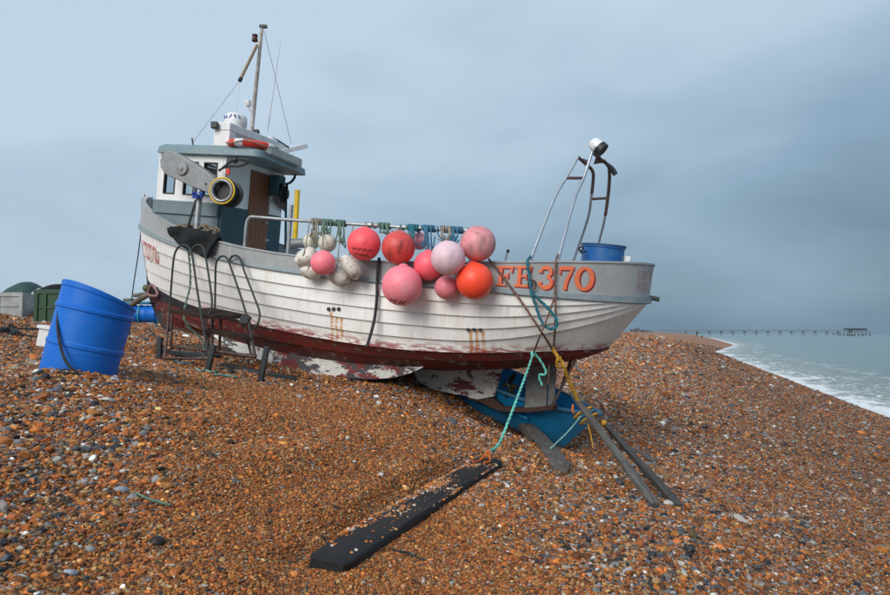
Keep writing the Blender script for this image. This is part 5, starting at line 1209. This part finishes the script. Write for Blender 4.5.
stone(137, 507, .034, (.05, .055, .06), 'slate grey stone beside the green twine')
stone(14, 445, .034, (.45, .44, .42), 'pale grey stone near the left edge')
stone(70, 576, .028, (.34, .38, .45), 'light blue stone near the bottom edge')
stone(92, 478, .022, (.40, .26, .18), 'tan flint left of the green twine')
for pts, lb in ((((786, 489), (798, 491), (812, 494), (826, 498)), 'strand of dark weed on the shingle at right'), (((652, 560), (660, 562), (672, 566)), 'dark weed scrap at lower right'), (((664, 422), (672, 421.5), (678, 423)), 'dark weed clump right of the skids'), (((700, 423), (706, 422.5)), 'small dark weed clump farther right of the skids'), (((395, 552), (410, 556), (424, 562)), 'dark weed strip in front of the black plank')):
    solo('seaweed', MB().tube(cr([gr(x + random.uniform(-1.5, 1.5), y + random.uniform(-1, 1), .008) for x, y in pts for _ in (0, 1)], 4), .008, 5), m_rope_dark, lb, 'seaweed', None, 'scraps of dark weed', 60)
stone(691, 376, .10, (.6, .62, .66), 'white litter on the far shingle', 'litter', 'litter', .4)

# ------------------------------------------------------------------ far things: pier, people, buildings
PD = 1100.0
def farx(px): return (px - 445) / F * PD
m_pier = worn('pier_concrete', (.17, .21, .235), (.14, .18, .205), .05, .4, .7, .8)
pier = thing('pier', 'long low pier on slender piles running out to sea on the horizon', 'pier', (farx(700), PD, -3))
x0, x1 = farx(660), farx(851)
part('deck', MB().obox(((x0 + x1) / 2, PD, 8.0), ((x1 - x0) / 2, 0, 0), (0, 4, 0), (0, 0, .5)), m_pier, pier, 30)
part('parapet', MB().obox(((x0 + x1) / 2, PD - 4.2, 9.4), ((x1 - x0) / 2, 0, 0), (0, .15, 0), (0, 0, .55)), m_pier, pier, 30)
pile = None
for i in range(15):
    xx = farx(686 + i * 11.72)
    for dy in (-3, 3):
        mb = MB().tube([(xx, PD + dy, -4), (xx, PD + dy, 7.2)], .42, 8)
        part('pile', mb, m_pier, pier, 60)
    part('pile_cap', MB().obox((xx, PD, 6.2), (.9, 0, 0), (0, 4.2, 0), (0, 0, .7)), m_pier, pier, 30)
xa, xb = farx(846), farx(864)
head = part('pier_head', MB().obox((farx(852), PD, 3.6), (farx(869.5) - farx(852), 0, 0), (0, 9, 0), (0, 0, .7)), m_pier, pier, 30)
part('lower_landing', MB().obox((farx(842), PD, 3.6), (farx(850) - farx(842), 0, 0), (0, 5, 0), (0, 0, .5)), m_pier, head, 30)
cafe = part('cafe', MB().obox(((xa + xb) / 2, PD, 10.2), ((xb - xa) / 2, 0, 0), (0, 7, 0), (0, 0, 1.5)), worn('cafe_wall', (.06, .075, .085), (.05, .06, .07), .05), pier, 30)
part('cafe_roof', MB().obox(((xa + xb) / 2 - 1, PD, 12.3), ((xb - xa) / 2 - 1, 0, 0), (0, 7.5, 0), (0, 0, .5)), m_pier, cafe, 30)
for i in range(9):
    xx = farx(838 + i * 3.7); part('pile', MB().tube([(xx, PD - 4, -4), (xx, PD - 4, 8)], .7, 8), m_pier, head, 60)
for i in range(7):
    xx = xa + (xb - xa) * (i + .5) / 7; part('window', MB().obox((xx, PD - 7.05, 10.4), (1.2, 0, 0), (0, .1, 0), (0, 0, .8)), m_glass, cafe, 30)
for k in range(4): part('brace', MB().tube([(farx(845 + 5 * k), PD - 5, 0), (farx(850 + 5 * k), PD - 5, 8)], .5, 6), m_pier, head, 60)
def person(px, D, H, label, sit=False):
    x = (px - 445) / F * D; z = float(ground(x, D))
    me = bpy.data.meshes.new('person')
    hip = .52 if not sit else .16
    V = [(0, 0, hip), (0, 0, hip + .18), (0, 0, hip + .30), (0, 0, hip + .36), (0, 0, hip + .44), (-.10, 0, hip + .29), (-.14, .02, hip + .12), (-.12, -.03, hip - .02), (.10, 0, hip + .29), (.14, .02, hip + .12), (.12, -.03, hip - .02)]
    if sit: V += [(-.06, -.05, hip), (-.07, -.28, hip + .06), (-.07, -.34, .02), (.06, -.05, hip), (.07, -.28, hip + .06), (.07, -.34, .02)]
    else: V += [(-.06, 0, hip - .03), (-.07, -.02, .27), (-.09, .03, .02), (.06, 0, hip - .03), (.06, .03, .27), (.08, -.04, .02)]
    E_ = [(0, 1), (1, 2), (2, 3), (3, 4), (2, 5), (5, 6), (6, 7), (2, 8), (8, 9), (9, 10), (0, 11), (11, 12), (12, 13), (0, 14), (14, 15), (15, 16)]
    me.from_pydata([tuple(a * H for a in v) for v in V], E_, [])
    o = bpy.data.objects.new('person', me); col.objects.link(o); o.location = (x, D, z)
    sk = o.modifiers.new('skin', 'SKIN'); rad = [.085, .09, .10, .035, .065, .05, .035, .03, .05, .035, .03, .07, .05, .04, .07, .05, .04]
    me.skin_vertices.new() if not me.skin_vertices else None
    for v, r in zip(me.skin_vertices[0].data, rad): v.radius = (r * H, r * H * .8)
    me.skin_vertices[0].data[0].use_root = True
    sb = o.modifiers.new('sub', 'SUBSURF'); sb.levels = 1; sb.render_levels = 1
    me.materials.append(worn('dark_clothes', (.015, .018, .022), (.02, .022, .025), 3))
    tag(o, label, 'person', 'people on the far beach')
person(696.3, 235, 1.75, 'person in dark clothes standing on the far beach')
person(701.6, 232, 1.6, 'person in dark clothes sitting low on the far beach', True)
m_town = worn('far_town_wall', (.10, .11, .115), (.08, .085, .09), .05)
for px, wpx, h, lb in ((632, 3, 8, 'leftmost low building on the far shore'), (637, 4, 10, 'tallest building on the far shore'), (643, 4, 7, 'low building right of the tallest on the far shore'), (649, 5, 5, 'long low shed at the right end of the far shore')):
    D = 1350.; x = (px - 445) / F * D; wd = wpx / F * D / 2
    b = thing('far_building', lb, 'building', (x, D, 3), 'buildings on the far shore')
    part('wall', MB().obox((x, D, 3 + h / 2), (wd, 0, 0), (0, 5, 0), (0, 0, h / 2)), m_town, b, 30)
    part('roof', MB().add([(x - wd, D - 5.3, 3 + h), (x + wd, D - 5.3, 3 + h), (x + wd, D + 5.3, 3 + h), (x - wd, D + 5.3, 3 + h), (x - wd, D, 5 + h), (x + wd, D, 5 + h)], [(0, 1, 5, 4), (2, 3, 4, 5), (0, 4, 3), (1, 2, 5), (0, 3, 2, 1)]), m_town, b, 30)

# ------------------------------------------------------------------ build the pebbles (one object of uncountable stones)
ex = np.array([e_[0] for e_ in EXTRA]); es = np.array([e_[1] for e_ in EXTRA])
PX = np.concatenate([np.stack([px_, py_, zz], 1), ex]); SZ = np.concatenate([sz_, es])
CO = np.concatenate([cols, C[rng.choice(len(C), len(ex), p=w)]])
n = len(PX)
me = bpy.data.meshes.new('pebbles'); me.vertices.add(n); me.vertices.foreach_set('co', PX.astype('f').reshape(-1))
def fattr(name, typ, arr, key):
    a_ = me.attributes.new(name, typ, 'POINT'); a_.data.foreach_set(key, arr.astype('f').reshape(-1))
fattr('rot', 'FLOAT_VECTOR', np.stack([rng.normal(0, .35, n), rng.normal(0, .35, n), rng.uniform(0, 6.28, n)], 1), 'vector')
fattr('scl', 'FLOAT_VECTOR', np.stack([SZ * rng.uniform(.9, 1.35, n), SZ * rng.uniform(.75, 1.1, n), SZ * rng.uniform(.45, .85, n)], 1), 'vector')
fattr('pcol', 'FLOAT_COLOR', np.concatenate([np.clip(CO, 0, 1), np.ones((n, 1))], 1), 'color')
a_ = me.attributes.new('vid', 'INT', 'POINT'); a_.data.foreach_set('value', rng.integers(0, 6, n).astype('i'))
peb = bpy.data.objects.new('pebbles', me); col.objects.link(peb)
t = NT('flint_pebble'); cA = t.attr('pcol', 'INSTANCER', 'Color'); nA = t.noise(1.7, 4, .65)
cc = t.mix(t.math('MULTIPLY', t.step(nA, .48, .72), .45), cA, t.mix(.5, cA, (.5, .42, .33)))
t.bump(nA, .25, .15)
m_peb = t.fin(cc, .55, 0, .28)
ng = bpy.data.node_groups.new('scatter_pebbles', 'GeometryNodeTree')
ng.interface.new_socket('Geometry', in_out='INPUT', socket_type='NodeSocketGeometry'); ng.interface.new_socket('Geometry', in_out='OUTPUT', socket_type='NodeSocketGeometry')
N, K = ng.nodes, ng.links
gi, go = N.new('NodeGroupInput'), N.new('NodeGroupOutput')
join = N.new('GeometryNodeJoinGeometry')
for v in range(6):
    ico = N.new('GeometryNodeMeshIcoSphere'); ico.inputs['Radius'].default_value = 1; ico.inputs['Subdivisions'].default_value = 3
    nzn = N.new('ShaderNodeTexNoise'); nzn.noise_dimensions = '4D'; nzn.inputs['W'].default_value = v * 7.3; nzn.inputs['Scale'].default_value = .85; nzn.inputs['Detail'].default_value = 1.5
    vm = N.new('ShaderNodeVectorMath'); vm.operation = 'SUBTRACT'; vm.inputs[1].default_value = (.5, .5, .5); K.new(nzn.outputs['Color'], vm.inputs[0])
    v2 = N.new('ShaderNodeVectorMath'); v2.operation = 'SCALE'; v2.inputs['Scale'].default_value = 1.9; K.new(vm.outputs[0], v2.inputs[0])
    sp_ = N.new('GeometryNodeSetPosition'); K.new(ico.outputs['Mesh'], sp_.inputs['Geometry']); K.new(v2.outputs[0], sp_.inputs['Offset'])
    sm_ = N.new('GeometryNodeSetShadeSmooth'); K.new(sp_.outputs[0], sm_.inputs[0])
    mt_ = N.new('GeometryNodeSetMaterial'); mt_.inputs['Material'].default_value = m_peb; K.new(sm_.outputs[0], mt_.inputs[0])
    g2 = N.new('GeometryNodeGeometryToInstance'); K.new(mt_.outputs[0], g2.inputs[0]); K.new(g2.outputs[0], join.inputs[0])
def named(name, dt):
    a_ = N.new('GeometryNodeInputNamedAttribute'); a_.data_type = dt; a_.inputs['Name'].default_value = name; return a_.outputs[0]
m2p = N.new('GeometryNodeMeshToPoints'); K.new(gi.outputs[0], m2p.inputs[0])
iop = N.new('GeometryNodeInstanceOnPoints'); K.new(m2p.outputs[0], iop.inputs['Points']); K.new(join.outputs[0], iop.inputs['Instance'])
iop.inputs['Pick Instance'].default_value = True; K.new(named('vid', 'INT'), iop.inputs['Instance Index'])
e2r = N.new('FunctionNodeEulerToRotation'); K.new(named('rot', 'FLOAT_VECTOR'), e2r.inputs[0]); K.new(e2r.outputs[0], iop.inputs['Rotation']); K.new(named('scl', 'FLOAT_VECTOR'), iop.inputs['Scale'])
K.new(iop.outputs[0], go.inputs[0])
md = peb.modifiers.new('pebbles', 'NODES'); md.node_group = ng
me.materials.append(m_peb)
peb['kind'] = 'stuff'; peb['label'] = 'loose orange, grey and white flint pebbles covering the beach'; peb['category'] = 'shingle'
print('PEBBLES', n)
